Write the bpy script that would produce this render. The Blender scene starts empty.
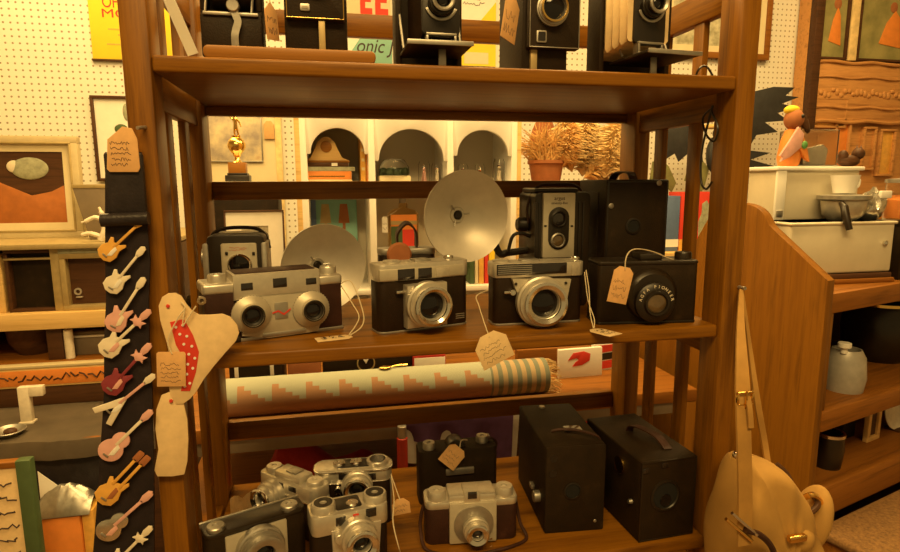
import bpy, bmesh, math, random
from mathutils import Vector, Matrix
random.seed(7)
S = bpy.context.scene
COL = S.collection
PI = math.pi

# ------------------------------------------------------------ camera numbers
FPX = 588.8
CAM = Vector((-.18, -.718, 1.267))
YAW, PITCH, ROLL = .2054, -.1564, -.0042
fwd = Vector((math.sin(YAW)*math.cos(PITCH), math.cos(YAW)*math.cos(PITCH), math.sin(PITCH)))
rt = Vector((math.cos(YAW), -math.sin(YAW), 0)); upv = rt.cross(fwd)
c_, s_ = math.cos(ROLL), math.sin(ROLL)
rt, upv = c_*rt + s_*upv, -s_*rt + c_*upv
def ray(x, y): return (x-450)/FPX*rt - (y-276)/FPX*upv + fwd
def W(x, y, Y):                       # point on the vertical plane at depth Y
    d = ray(x, y); return CAM + d*((Y-CAM.y)/d.y)
def G(x, y, z):                       # point on the level plane at height z
    d = ray(x, y); return CAM + d*((z-CAM.z)/d.z)
def WX(x, y, X):
    d = ray(x, y); return CAM + d*((X-CAM.x)/d.x)
def K(x, y, Y): return (W(x+1, y, Y)-W(x, y, Y)).length
ZT, ZM, ZB = 1.406, 1.066, .740       # tops of the three shelves

# ------------------------------------------------------------ materials
def newmat(name):
    m = bpy.data.materials.new(name); m.use_nodes = True
    nt = m.node_tree; b = nt.nodes['Principled BSDF']
    return m, nt, b
def tex(nt, scale=(1, 1, 1), rot=(0, 0, 0)):
    t = nt.nodes.new('ShaderNodeTexCoord'); mp = nt.nodes.new('ShaderNodeMapping')
    mp.inputs['Scale'].default_value = scale; mp.inputs['Rotation'].default_value = rot
    nt.links.new(t.outputs['Object'], mp.inputs['Vector']); return mp.outputs['Vector']
def noise(nt, vec, sc, det=4, rough=.55):
    n = nt.nodes.new('ShaderNodeTexNoise'); n.inputs['Scale'].default_value = sc
    n.inputs['Detail'].default_value = det; n.inputs['Roughness'].default_value = rough
    nt.links.new(vec, n.inputs['Vector']); return n
def ramp(nt, fac, stops):
    r = nt.nodes.new('ShaderNodeValToRGB'); e = r.color_ramp.elements
    while len(e) < len(stops): e.new(.5)
    for i, (p, c) in enumerate(stops):
        e[i].position = p; e[i].color = (*c, 1)
    nt.links.new(fac, r.inputs['Fac']); return r
def bump(nt, b, h, st=.2, dist=.002):
    n = nt.nodes.new('ShaderNodeBump'); n.inputs['Strength'].default_value = st
    n.inputs['Distance'].default_value = dist
    nt.links.new(h, n.inputs['Height']); nt.links.new(n.outputs['Normal'], b.inputs['Normal'])
def plain(name, c, rough=.5, metal=0, var=.12, sc=40, bmp=.05, spec=.5):
    m, nt, b = newmat(name); v = tex(nt)
    n = noise(nt, v, sc)
    lo = tuple(max(0, x*(1-var)) for x in c); hi = tuple(min(1, x*(1+var)) for x in c)
    r = ramp(nt, n.outputs['Fac'], [(.3, lo), (.7, hi)])
    nt.links.new(r.outputs['Color'], b.inputs['Base Color'])
    b.inputs['Roughness'].default_value = rough; b.inputs['Metallic'].default_value = metal
    b.inputs['Specular IOR Level'].default_value = spec
    if bmp: bump(nt, b, n.outputs['Fac'], bmp, .001)
    return m
def wood(name, c1, c2, axis='x', rough=.38, sc=1.0):
    m, nt, b = newmat(name)
    s = {'x': (1.5, 18, 18), 'y': (18, 1.5, 18), 'z': (18, 18, 1.5)}[axis]
    v = tex(nt, tuple(q*sc for q in s)); n = noise(nt, v, 2.2, 6, .6)
    s2 = tuple(q*6 if q > 5 else q for q in s); v2 = tex(nt, tuple(q*sc for q in s2)); n2 = noise(nt, v2, 3, 3)
    mx = nt.nodes.new('ShaderNodeMath'); mx.operation = 'MULTIPLY_ADD'; mx.inputs[1].default_value = .3
    nt.links.new(n2.outputs['Fac'], mx.inputs[0]); nt.links.new(n.outputs['Fac'], mx.inputs[2])
    r = ramp(nt, mx.outputs[0], [(.42, c1), (.66, c2), (.85, tuple(x*.75 for x in c1))])
    nt.links.new(r.outputs['Color'], b.inputs['Base Color']); b.inputs['Roughness'].default_value = rough; b.inputs['Specular IOR Level'].default_value = .25
    bump(nt, b, n2.outputs['Fac'], .06, .001); return m
def leather(name, c, sc=700, rough=.45, st=.35):
    m, nt, b = newmat(name); v = tex(nt)
    vo = nt.nodes.new('ShaderNodeTexVoronoi'); vo.inputs['Scale'].default_value = sc
    nt.links.new(v, vo.inputs['Vector'])
    n = noise(nt, v, 35)
    r = ramp(nt, n.outputs['Fac'], [(.35, tuple(x*.7 for x in c)), (.6, c), (.8, tuple(min(1, x*1.7+.004) for x in c))])
    nt.links.new(r.outputs['Color'], b.inputs['Base Color']); b.inputs['Roughness'].default_value = rough; b.inputs['Specular IOR Level'].default_value = .22
    bump(nt, b, vo.outputs['Distance'], st, .0006); return m
def glass(name, c=(1, 1, 1), rough=.03, tint=1.0):
    m, nt, b = newmat(name); b.inputs['Base Color'].default_value = (*c, 1)
    b.inputs['Transmission Weight'].default_value = tint; b.inputs['Roughness'].default_value = rough
    b.inputs['IOR'].default_value = 1.2; return m

M = {}
WD1, WD2 = (.125, .044, .003), (.235, .094, .006)
M['wood_x'] = wood('walnut_along', WD1, WD2, 'x')
M['wood_z'] = wood('walnut_upright', WD1, WD2, 'z')
M['wood_y'] = wood('walnut_deep', WD1, WD2, 'y')
M['board'] = wood('oak_board', (.24, .095, .014), (.33, .14, .024), 'x')
M['oak_z'] = wood('oak_upright', (.160, .060, .004), (.225, .090, .006), 'z', .5)
M['oak_x'] = wood('oak_along', (.19, .068, .008), (.27, .102, .014), 'x', .5)
M['pine'] = wood('pine_along', (.62, .40, .14), (.74, .50, .20), 'x', .6)
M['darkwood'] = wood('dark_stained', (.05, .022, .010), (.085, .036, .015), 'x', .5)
M['silver'] = plain('satin_aluminium', (.60, .56, .48), .36, .65, .08, 90, .03)
M['chrome'] = plain('worn_chrome', (.76, .74, .70), .18, 1, .06, 60, .02)
M['dull'] = plain('dull_nickel', (.42, .40, .36), .42, .85, .15, 70, .05)
M['dish'] = plain('matte_reflector', (.74, .69, .60), .45, .4, .05, 60, .02)
M['greymetal'] = plain('grey_enamel', (.42, .40, .36), .4, .2, .1, 60, .03)
M['plate'] = plain('cream_enamel', (.50, .455, .36), .42, .35, .07, 80, .03)
M['leather'] = leather('black_leatherette', (.020, .010, .004))
M['blacklea'] = leather('scuffed_black_covering', (.019, .010, .003), 500, .6)
M['brownlea'] = leather('brown_leatherette', (.045, .018, .012), 700)
M['black'] = plain('black_paint', (.012, .008, .005), .4, 0, .2, 50, .02)
M['bakelite'] = plain('black_bakelite', (.015, .009, .004), .34, 0, .2, 40, .02)
M['hole'] = plain('blackened_inside', (.004, .004, .004), .9, 0, .1, 40, 0)
M['lens'] = plain('coated_lens', (.008, .007, .008), .07, 0, .2, 20, 0, .45)
M['amberlens'] = plain('ground_lens', (.10, .065, .03), .10, 0, .35, 60, 0, .9)
M['window'] = plain('finder_window', (.015, .012, .012), .12, 0, .3, 60, 0, .8)
M['clear_window'] = plain('frosted_finder', (.45, .40, .32), .25, .2, .2, 60, 0)
M['red'] = plain('red_enamel', (.55, .04, .02), .45)
M['paper'] = plain('manila_card', (.74, .55, .30), .8, 0, .07, 90, .05)
M['paper2'] = plain('buff_card', (.68, .40, .17), .8, 0, .08, 90, .05)
M['white'] = plain('white_paper', (.82, .80, .74), .8, 0, .03, 40, .03)
M['string'] = plain('cotton_string', (.66, .56, .38), .9, 0, .1, 200, .1)
M['ink'] = plain('brown_ink', (.05, .03, .03), .8, 0, .1, 60, 0)
M['redink'] = plain('red_ink', (.62, .04, .02), .7, 0, .05, 40, 0)
M['strap'] = leather('black_webbing', (.022, .015, .017), 900, .7)
M['strapleather'] = leather('dark_strap_leather', (.03, .024, .026), 300, .38)
M['wpaint'] = plain('white_cabinet_paint', (.84, .82, .76), .5, 0, .03, 20, .02)
M['cream'] = plain('cream_board', (.72, .62, .40), .7, 0, .05, 14, .02)
M['gold'] = plain('gilded_metal', (.85, .55, .16), .18, 1, .08, 40, .02)
M['goldframe'] = plain('pale_gilt_frame', (.44, .34, .16), .45, .3, .12, 40, .06)
M['orangefield'] = plain('orange_paint', (.40, .13, .025), .7)
M['cframe'] = plain('cream_frame_paint', (.56, .47, .28), .5, 0, .06, 40, .03)
M['yellow'] = plain('yellow_print', (.86, .62, .03), .7, 0, .03, 20, 0)
M['teal'] = plain('teal_print', (.22, .46, .40), .7, 0, .05, 20, 0)
M['orange'] = plain('orange_print', (.72, .24, .04), .6, 0, .08, 30, .02)
M['green'] = plain('green_print', (.06, .10, .035), .6, 0, .1, 30, .02)
M['greyg'] = plain('grey_green_paint', (.33, .34, .24), .8, 0, .25, 60, .05)
M['leafgreen'] = plain('leaf_green', (.10, .30, .08), .6)
M['carved'] = wood('carved_orange_wood', (.42, .19, .06), (.58, .29, .10), 'x', .5)
M['blue'] = plain('blue_print', (.10, .16, .32), .6, 0, .1, 30, 0)
M['pink'] = plain('pink_enamel', (.72, .40, .36), .3, 0, .1, 60, 0)
M['ivory'] = plain('ivory_enamel', (.78, .70, .56), .3, 0, .1, 60, 0)
M['amber'] = plain('amber_enamel', (.74, .40, .08), .3, 0, .12, 60, 0)
M['plum'] = plain('plum_enamel', (.24, .035, .05), .3, 0, .15, 60, 0)
M['tan_suede'] = plain('tan_bag_suede', (.40, .225, .055), .85, 0, .12, 22, .25)
M['tan_strap'] = plain('tan_strap_suede', (.37, .20, .045), .8, 0, .12, 40, .2)
M['redcloth'] = plain('red_cloth', (.40, .025, .014), .9, 0, .15, 50, .2)
M['redinkdark'] = plain('red_tube_paint', (.40, .03, .015), .5)
M['purple'] = plain('purple_cloth', (.16, .07, .18), .9, 0, .15, 50, .2)
M['greycloth'] = plain('grey_brown_cloth', (.20, .155, .105), .8, 0, .12, 20, .1)
M['terracotta'] = plain('terracotta', (.34, .12, .04), .8, 0, .12, 40, .1)
M['straw'] = plain('dried_straw', (.66, .40, .14), .8, 0, .25, 30, .05)
M['straw2'] = plain('pale_dried_straw', (.78, .58, .28), .8, 0, .2, 30, .05)
M['whitemetal'] = plain('ivory_painted_steel', (.66, .60, .46), .42, 0, .06, 18, .03)
M['feather'] = plain('black_feather', (.022, .022, .024), .6, 0, .25, 30, .1)
M['olive'] = plain('olive_feather', (.17, .17, .06), .7, 0, .25, 30, .1)
M['foil'] = plain('crumpled_foil', (.66, .63, .56), .2, .9, .2, 60, .6)
M['glass'] = glass('clear_glass')
M['smoky'] = glass('dusty_plastic', (.93, .90, .84), .18)
M['frosted'] = glass('frosted_plastic', (.80, .76, .68), .55, .35)
M['amberglass'] = glass('bottle_glass', (.80, .62, .34), .04)
M['browncloth'] = plain('brown_carpet', (.20, .105, .035), .95, 0, .35, 160, .5)

# ------------------------------------------------------------ mesh builder
class MB:
    def __init__(s): s.bm = bmesh.new()
    def put(s, t, mtx=None):
        if mtx is not None: t.transform(mtx)
        me = bpy.data.meshes.new('x'); t.to_mesh(me); t.free()
        s.bm.from_mesh(me); bpy.data.meshes.remove(me); return s
    def box(s, c, size, bev=0, seg=2, mtx=None):
        t = bmesh.new(); bmesh.ops.create_cube(t, size=1)
        for v in t.verts: v.co = Vector((v.co.x*size[0]+c[0], v.co.y*size[1]+c[1], v.co.z*size[2]+c[2]))
        if bev > 0:
            bev = min(bev, min(size)*.45)
            bmesh.ops.bevel(t, geom=list(t.edges), offset=bev, segments=seg, affect='EDGES', profile=.5)
        return s.put(t, mtx)
    def span(s, x0, x1, y0, y1, z0, z1, bev=0, seg=2, mtx=None):
        return s.box(((x0+x1)/2, (y0+y1)/2, (z0+z1)/2), (abs(x1-x0), abs(y1-y0), abs(z1-z0)), bev, seg, mtx)
    def prism(s, pts, y0, y1, bev=0, mtx=None, seg=2):       # outline in x,z pulled through y
        t = bmesh.new(); vs = [t.verts.new((p[0], y0, p[1])) for p in pts]
        f = t.faces.new(vs); r = bmesh.ops.extrude_face_region(t, geom=[f])
        nv = [g for g in r['geom'] if isinstance(g, bmesh.types.BMVert)]
        for v in nv: v.co.y = y1
        bmesh.ops.recalc_face_normals(t, faces=list(t.faces))
        if bev > 0:
            es = [e for e in t.edges if abs(e.verts[0].co.y-e.verts[1].co.y) < 1e-7]
            bmesh.ops.bevel(t, geom=es, offset=bev, segments=seg, affect='EDGES', profile=.5)
        return s.put(t, mtx)
    def lathe(s, prof, o=(0, 0, 0), ax=(0, -1, 0), n=32, mtx=None):
        t = bmesh.new(); ax = Vector(ax).normalized(); q = ax.to_track_quat('Z', 'Y').to_matrix(); o = Vector(o)
        rings = []
        for r, h in prof:
            if r < 1e-6: rings.append([t.verts.new(o+ax*h)])
            else: rings.append([t.verts.new(o+q@Vector((r*math.cos(2*PI*i/n), r*math.sin(2*PI*i/n), h))) for i in range(n)])
        for a, b in zip(rings, rings[1:]):
            for i in range(n):
                j = (i+1) % n
                if len(a) == 1 and len(b) == 1: continue
                if len(a) == 1: t.faces.new((a[0], b[i], b[j]))
                elif len(b) == 1: t.faces.new((a[i], a[j], b[0]))
                else: t.faces.new((a[i], a[j], b[j], b[i]))
        bmesh.ops.recalc_face_normals(t, faces=list(t.faces))
        return s.put(t, mtx)
    def cyl(s, p0, p1, r0, r1=None, n=20, mtx=None):
        p0, p1 = Vector(p0), Vector(p1); r1 = r0 if r1 is None else r1
        L = (p1-p0).length; b = min(r0, r1, L)*.12
        return s.lathe([(0, 0), (r0-b, 0), (r0, b), (r1, L-b), (r1-b, L), (0, L)], p0, p1-p0, n, mtx)
    def tube(s, pts, r, n=6, mtx=None, closed=False):
        t = bmesh.new(); pts = [Vector(p) for p in pts]; m = len(pts); rings = []; up = None
        for i, p in enumerate(pts):
            a = pts[(i-1) % m] if closed or i > 0 else p
            b = pts[(i+1) % m] if closed or i < m-1 else p
            d = (b-a).normalized()
            if up is None:
                up = d.orthogonal().normalized()
            up = (up-d*up.dot(d))
            up = up.normalized() if up.length > 1e-6 else d.orthogonal().normalized()
            sd = d.cross(up); rr = r[i] if isinstance(r, (list, tuple)) else r
            rings.append([t.verts.new(p+(up*math.cos(2*PI*k/n)+sd*math.sin(2*PI*k/n))*rr) for k in range(n)])
        prs = list(zip(rings, rings[1:]))+([(rings[-1], rings[0])] if closed else [])
        for a, b in prs:
            for k in range(n): t.faces.new((a[k], a[(k+1) % n], b[(k+1) % n], b[k]))
        if not closed:
            t.faces.new(rings[0]); t.faces.new(rings[-1])
        bmesh.ops.recalc_face_normals(t, faces=list(t.faces))
        return s.put(t, mtx)
    def ball(s, c, r, u=20, v=12, mtx=None):
        t = bmesh.new(); bmesh.ops.create_uvsphere(t, u_segments=u, v_segments=v, radius=1)
        r = (r, r, r) if not isinstance(r, (tuple, list)) else r
        for q in t.verts: q.co = Vector((q.co.x*r[0]+c[0], q.co.y*r[1]+c[1], q.co.z*r[2]+c[2]))
        return s.put(t, mtx)
    def ribbon(s, pts, w, th, mtx=None, side=(1, 0, 0)):     # flat strap along a path
        t = bmesh.new(); pts = [Vector(p) for p in pts]; rows = []; sd = Vector(side).normalized()
        for i, p in enumerate(pts):
            d = (pts[min(i+1, len(pts)-1)]-pts[max(i-1, 0)]).normalized()
            nn = d.cross(sd).normalized(); ss = nn.cross(d).normalized()
            ww = w[i] if isinstance(w, (list, tuple)) else w
            rows.append([t.verts.new(p+ss*a*ww/2+nn*b*th/2) for a, b in ((-1, -1), (1, -1), (1, 1), (-1, 1))])
        for a, b in zip(rows, rows[1:]):
            for k in range(4): t.faces.new((a[k], a[(k+1) % 4], b[(k+1) % 4], b[k]))
        t.faces.new(rows[0]); t.faces.new(rows[-1])
        bmesh.ops.recalc_face_normals(t, faces=list(t.faces))
        return s.put(t, mtx)
    def frame(s, x0, x1, z0, z1, b, y0, y1, bev=0):          # open rectangular frame
        s.span(x0, x1, y0, y1, z1-b, z1, bev); s.span(x0, x1, y0, y1, z0, z0+b, bev)
        s.span(x0, x0+b, y0, y1, z0+b, z1-b, bev); s.span(x1-b, x1, y0, y1, z0+b, z1-b, bev); return s
    def build(s, name, mat, parent=None, loc=None, rot=None, ang=38):
        bm = s.bm
        lim = math.radians(ang)
        for f in bm.faces: f.smooth = True
        for e in bm.edges:
            e.smooth = len(e.link_faces) == 2 and e.calc_face_angle(0) < lim
        me = bpy.data.meshes.new(name); bm.to_mesh(me); bm.free()
        me.materials.append(M[mat] if isinstance(mat, str) else mat)
        o = bpy.data.objects.new(name, me); COL.objects.link(o)
        if parent: o.parent = parent
        if loc: o.location = loc
        if rot: o.rotation_euler = rot
        return o
def tag(o, label=None, cat=None, group=None, kind=None):
    if label: o['label'] = label
    if cat: o['category'] = cat
    if group: o['group'] = group
    if kind: o['kind'] = kind
    return o
def thing(name, label, cat, loc=(0, 0, 0), rz=0, group=None, rot=None):
    o = bpy.data.objects.new(name, None); o.empty_display_size = .03; COL.objects.link(o)
    o.location = loc; o.rotation_euler = rot if rot else (0, 0, rz)
    return tag(o, label, cat, group)
def copy_tree(o, parent=None):
    c = o.copy(); COL.objects.link(c)
    if parent: c.parent = parent
    for ch in list(o.children): copy_tree(ch, c)
    return c
def arc(cx, cz, r, a0, a1, n): return [(cx+r*math.cos(math.radians(a0+(a1-a0)*i/n)), cz+r*math.sin(math.radians(a0+(a1-a0)*i/n))) for i in range(n+1)]
def rrect(x0, x1, z0, z1, r, n=6):
    r = min(r, (x1-x0)/2-1e-5, (z1-z0)/2-1e-5)
    return arc(x1-r, z1-r, r, 0, 90, n)+arc(x0+r, z1-r, r, 90, 180, n)+arc(x0+r, z0+r, r, 180, 270, n)+arc(x1-r, z0+r, r, 270, 360, n)
def bez(p0, p1, p2, p3, n=14):
    p0, p1, p2, p3 = map(Vector, (p0, p1, p2, p3)); o = []
    for i in range(n+1):
        t = i/n; u = 1-t
        o.append(p0*u**3+p1*3*u*u*t+p2*3*u*t*t+p3*t**3)
    return o
def smooth_path(pts, n=6):
    pts = [Vector(p) for p in pts]; o = []
    for i in range(len(pts)-1):
        a = pts[max(i-1, 0)]; b = pts[i]; c = pts[i+1]; d = pts[min(i+2, len(pts)-1)]
        for k in range(n):
            t = k/n
            o.append(.5*((2*b)+(c-a)*t+(2*a-5*b+4*c-d)*t*t+(3*b-a-3*c+d)*t**3))
    o.append(pts[-1]); return o
def lettering(txt, size, mat, parent, loc, rot=(PI/2, 0, 0), ext=.0002, name='lettering', align='CENTER', bold=0):
    cu = bpy.data.curves.new('t', 'FONT'); cu.body = txt; cu.size = size; cu.extrude = ext; cu.offset = bold*size
    cu.align_x = align; cu.align_y = 'CENTER'
    to = bpy.data.objects.new('t', cu); COL.objects.link(to)
    bpy.context.view_layer.update()
    me = bpy.data.meshes.new_from_object(to.evaluated_get(bpy.context.evaluated_depsgraph_get()))
    bpy.data.objects.remove(to); bpy.data.curves.remove(cu)
    me.name = name; me.materials.clear(); me.materials.append(M[mat])
    o = bpy.data.objects.new(name, me); COL.objects.link(o); o.parent = parent
    o.location = loc; o.rotation_euler = rot; return o

class Fr:                                   # frame of a thing: front bottom edge between two floor points
    def __init__(s, a, b):
        a, b = Vector(a), Vector(b); s.o = (a+b)/2; d = b-a; s.rz = math.atan2(d.y, d.x); s.w = d.length
        s.m = Matrix.Translation(s.o)@Matrix.Rotation(s.rz, 4, 'Z'); s.i = s.m.inverted()
    def p(s, x, y, dy=0):                   # where the sight line through a picture point meets the local plane y=dy
        c = s.i@CAM; d = s.i.to_3x3()@ray(x, y); q = c+d*((dy-c.y)/d.y); return q
    def x(s, x, y, dy=0): return s.p(x, y, dy).x
    def z(s, x, y, dy=0): return s.p(x, y, dy).z
    def top(s, x, y, z):
        c = s.i@CAM; d = s.i.to_3x3()@ray(x, y); return c+d*((z-c.z)/d.z)
def fr_at(px0, px1, pyb, z, turn=0):        # a frame facing the room, its base on level z
    a, b = G(px0, pyb, z), G(px1, pyb, z); return Fr(a, b)
def fr_y(px0, px1, Y, z, py):               # base between two picture columns on plane Y at level z
    a, b = W(px0, py, Y), W(px1, py, Y); a.z = b.z = z; return Fr(a, b)

def lens(parent, c, y0, r, dep, ring='chrome', barrel='silver', gl='lens', g=.5, name='lens'):
    x, z = c
    o = MB().lathe([(0, 0), (r, 0), (r, dep*.35), (r*.93, dep*.40), (r*.93, dep*.6), (r*.80, dep*.62), (r*.80, dep), (r*.72, dep*1.02), (g*r*1.06, dep*.86), (g*r, dep*.6), (0, dep*.6)], (x, y0, z), n=40).build(name, barrel, parent)
    MB().lathe([(r*.80, dep*.9), (r*.84, dep*.95), (r*.84, dep*1.06), (r*.74, dep*1.1), (g*r*1.12, dep*1.0), (g*r*1.1, dep*.9)], (x, y0, z), n=40).build('lens_rim', ring, o)
    MB().lathe([(g*r*1.02, dep*.62), (g*r*.8, dep*.72), (g*r*.45, dep*.80), (0, dep*.83)], (x, y0, z), n=28).build('lens_glass', gl, o)
    return o
def knob(mb, x, y, z, r, h, teeth=24):
    mb.lathe([(0, 0), (r, 0), (r, h*.8), (r*.9, h), (r*.35, h), (r*.3, h*.85), (0, h*.85)], (x, y, z), (0, 0, 1), teeth); return mb
def scribble(mb, w, h, lines, seed, y=-.0012, r=.00026, x0=0, z0=0):
    rnd = random.Random(seed)
    for i in range(lines):
        z = z0+h/2-h*(i+.5)/lines; x = x0-w/2+rnd.random()*w*.1; pts = []; e = x0+w/2-rnd.random()*w*.25
        while x < e:
            pts.append((x, y, z+(rnd.random()-.5)*h/lines*.75)); x += w*.05
        if len(pts) > 2: mb.tube(pts, r, 4)
    return mb
def price_tag(label, loc, rot, w, h, strings, mat='paper', seed=1, lines=4, cut=.28):
    """a card hanging from the origin downward, outline in x,z; strings are world paths"""
    t = thing('price_tag', label, 'price tag', loc, group='price tags on the cameras', rot=rot)
    c = w*cut
    MB().prism([(-w/2, -h), (w/2, -h), (w/2, -c), (w/2-c, 0), (-w/2+c, 0), (-w/2, -c)], 0, .0009, .0002).build('card', mat, t)
    scribble(MB(), w*.8, h*.62, lines, seed, -.0001, .00022, 0, -h*.6).build('handwriting', 'ink', t)
    mi = (Matrix.Translation(loc)@__import__('mathutils').Euler(rot).to_matrix().to_4x4()).inverted()
    mb = MB()
    for path in strings: mb.tube([mi@Vector(p) for p in path], .0008, 5)
    mb.build('string', 'string', t)
    return t
# ============================================================ THE ROOM
def pegboard(name, c, holes=(.30, .24, .16), pitch=.0254, rad=.16):
    m, nt, b = newmat(name); v = tex(nt, (1/pitch,)*3)
    sx = nt.nodes.new('ShaderNodeSeparateXYZ'); nt.links.new(v, sx.inputs[0])
    def cell(o):
        f = nt.nodes.new('ShaderNodeMath'); f.operation = 'FRACT'; nt.links.new(o, f.inputs[0])
        g = nt.nodes.new('ShaderNodeMath'); g.operation = 'SUBTRACT'; nt.links.new(f.outputs[0], g.inputs[0]); g.inputs[1].default_value = .5
        p = nt.nodes.new('ShaderNodeMath'); p.operation = 'POWER'; nt.links.new(g.outputs[0], p.inputs[0]); p.inputs[1].default_value = 2; return p.outputs[0]
    a = nt.nodes.new('ShaderNodeMath'); a.operation = 'ADD'
    nt.links.new(cell(sx.outputs['X']), a.inputs[0]); nt.links.new(cell(sx.outputs['Z']), a.inputs[1])
    l = nt.nodes.new('ShaderNodeMath'); l.operation = 'LESS_THAN'; nt.links.new(a.outputs[0], l.inputs[0]); l.inputs[1].default_value = rad*rad
    n = noise(nt, tex(nt), 3); r = ramp(nt, n.outputs['Fac'], [(.3, tuple(x*.95 for x in c)), (.7, c)])
    mx = nt.nodes.new('ShaderNodeMix'); mx.data_type = 'RGBA'
    nt.links.new(l.outputs[0], mx.inputs[0]); nt.links.new(r.outputs['Color'], mx.inputs[6]); mx.inputs[7].default_value = (*holes, 1)
    nt.links.new(mx.outputs[2], b.inputs['Base Color']); b.inputs['Roughness'].default_value = .6
    return m
M['peg'] = pegboard('white_pegboard', (.80, .78, .70))
M['wallpaint'] = plain('shop_wall_paint', (.62, .56, .44), .8, 0, .05, 3, 0)
M['ceil'] = plain('ceiling_paint', (.75, .72, .64), .9, 0, .04, 3, 0)
M['floor'] = wood('plank_floor', (.16, .09, .045), (.24, .14, .07), 'y', .5, .4)
YW = 2.0
def struct(name, mb, mat): return tag(mb.build(name, mat), kind='structure')
struct('wall_back', MB().span(-3, 4, YW, YW+.1, 0, 2.8), 'peg')
struct('wall_left', MB().span(-3.1, -3, -2.6, YW+.1, 0, 2.8), 'wallpaint')
struct('wall_right', MB().span(4, 4.1, -2.6, YW+.1, 0, 2.8), 'wallpaint')
struct('floor', MB().span(-3, 4, -2.6, YW, -.1, 0), 'floor')
struct('ceiling', MB().span(-3.1, 4.1, -2.6, YW+.1, 2.8, 2.9), 'ceil')

# ============================================================ THE ETAGERE
A = .36; PW = .029; D = .304
et = thing('display_shelf', 'dark brown wooden open display shelf holding the rows of old cameras', 'shelf unit', (0, .16, 0))
def ep(name, mb, mat='wood_x', lab=None):
    for v in mb.bm.verts: v.co.y -= .16
    o = mb.build(name, mat, et)
    if lab: o['label'] = lab
    return o
ZTOP = 1.62
for sx in (-1, 1):
    for y0, y1 in ((-.002, .044), (D-.044, D+.012)):
        ep('post', MB().span(sx*A, sx*(A+PW), y0, y1, 0, ZTOP, .003), 'wood_z')
for z in (ZT, ZM, ZB):
    ep('shelf_board', MB().span(-A, A, 0 if z != ZM else .004, D+.012, z-.0183, z, .0035, 3), 'wood_x')
for z0, z1 in ((1.241, 1.271), (.828, .8605)):
    ep('back_rail', MB().span(-A, A, D, D+.016, z0, z1, .002), 'wood_x')
zr = [W(370, y, D).z for y in (37, 14)]
ep('back_rail', MB().span(-A, A, D, D+.016, zr[0], zr[1], .002), 'wood_x')
ep('back_apron', MB().span(-A, A, D-.012, D+.004, ZT-.0183-.014, ZT-.0183, .0015), 'wood_x')
for sx in (-1, 1):
    xm = sx*(A+PW/2)
    for z0, z1 in ((ZT+.092, ZT+.135), (ZT-.052, ZT-.006), (ZM-.052, ZM-.006), (ZB-.06, ZB-.006)):
        ep('side_rail', MB().span(xm-.008, xm+.008, .044, D-.044, z0, z1, .002), 'wood_y')
    for y in (.105, .20):
        ep('slat', MB().span(xm-.005, xm+.005, y-.0125, y+.0125, ZB-.02, ZT+.10, .0015), 'wood_z')
    ep('side_rail', MB().span(xm-.008, xm+.008, .044, D-.044, .12, .17, .002), 'wood_y')
ep('shelf_board', MB().span(-A, A, 0, D+.012, .36, .378, .0035, 3), 'wood_x')
# ============================================================ MIDDLE SHELF
GC = 'vintage cameras on the middle shelf'
def fspan(mb, F, x0, y0, x1, y1, d0, d1, bev=0, seg=2):   # box whose front outline, at local depth d0, spans a picture rectangle
    xm, ym = (x0+x1)/2, (y0+y1)/2
    return mb.span(F.x(x0, ym, d0), F.x(x1, ym, d0), d0, d1, F.z(xm, y1, d0), F.z(xm, y0, d0), bev, seg)

# ---- stereo camera
F = Fr(G(206.5, 346.5, ZM), G(343, 328.8, ZM))
w = F.w; t = thing('stereo_camera', 'wide silver stereo camera with two lenses and dark leather ends', 'camera', F.o, F.rz, GC)
hb = .071
MB().prism(rrect(-w/2, w/2, .003, hb, .004), 0, .052, .003).build('body', 'brownlea', t)
MB().prism(rrect(-w/2-.001, w/2+.001, 0, .005, .002), -.001, .053, .001).build('base_trim', 'dull', t)
for x0, x1 in ((-w/2-.001, F.x(237, 290)), (F.x(318, 281), w/2+.001)):
    MB().span(x0, x1, -.0015, .054, hb-.007, hb+.007, .004, 3).build('top_cap', 'silver', t)
hx0, hx1 = F.x(233, 285, -.004), F.x(320, 285, -.004); hz = hb+.0165
ho = MB().prism([(hx0, F.z(277, 297, -.004)), (hx1, F.z(277, 297, -.004)), (hx1, hz), (hx0, hz)], -.005, .05, .0025).build('viewfinder_housing', 'silver', t)
for a, b, c, d in ((241, 283, 253, 290.5), (273, 278, 287, 287.5), (306, 278, 316.5, 284.5)):
    fspan(MB(), F, a, b, c, d, -.0056, -.003, .0006).build('window', 'window', ho)
MB().span(hx0+.004, hx1-.004, .004, .046, hz, hz+.0012, .0005).build('top_plate', 'brownlea', ho)
pts = [F.p(*q, -.003) for q in ((240, 296), (316, 289), (322, 318), (318, 331), (268, 338), (242, 336))]
MB().prism([(p.x, p.z) for p in pts][::-1], -.005, .001, .0012).build('faceplate', 'plate', t)
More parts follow.
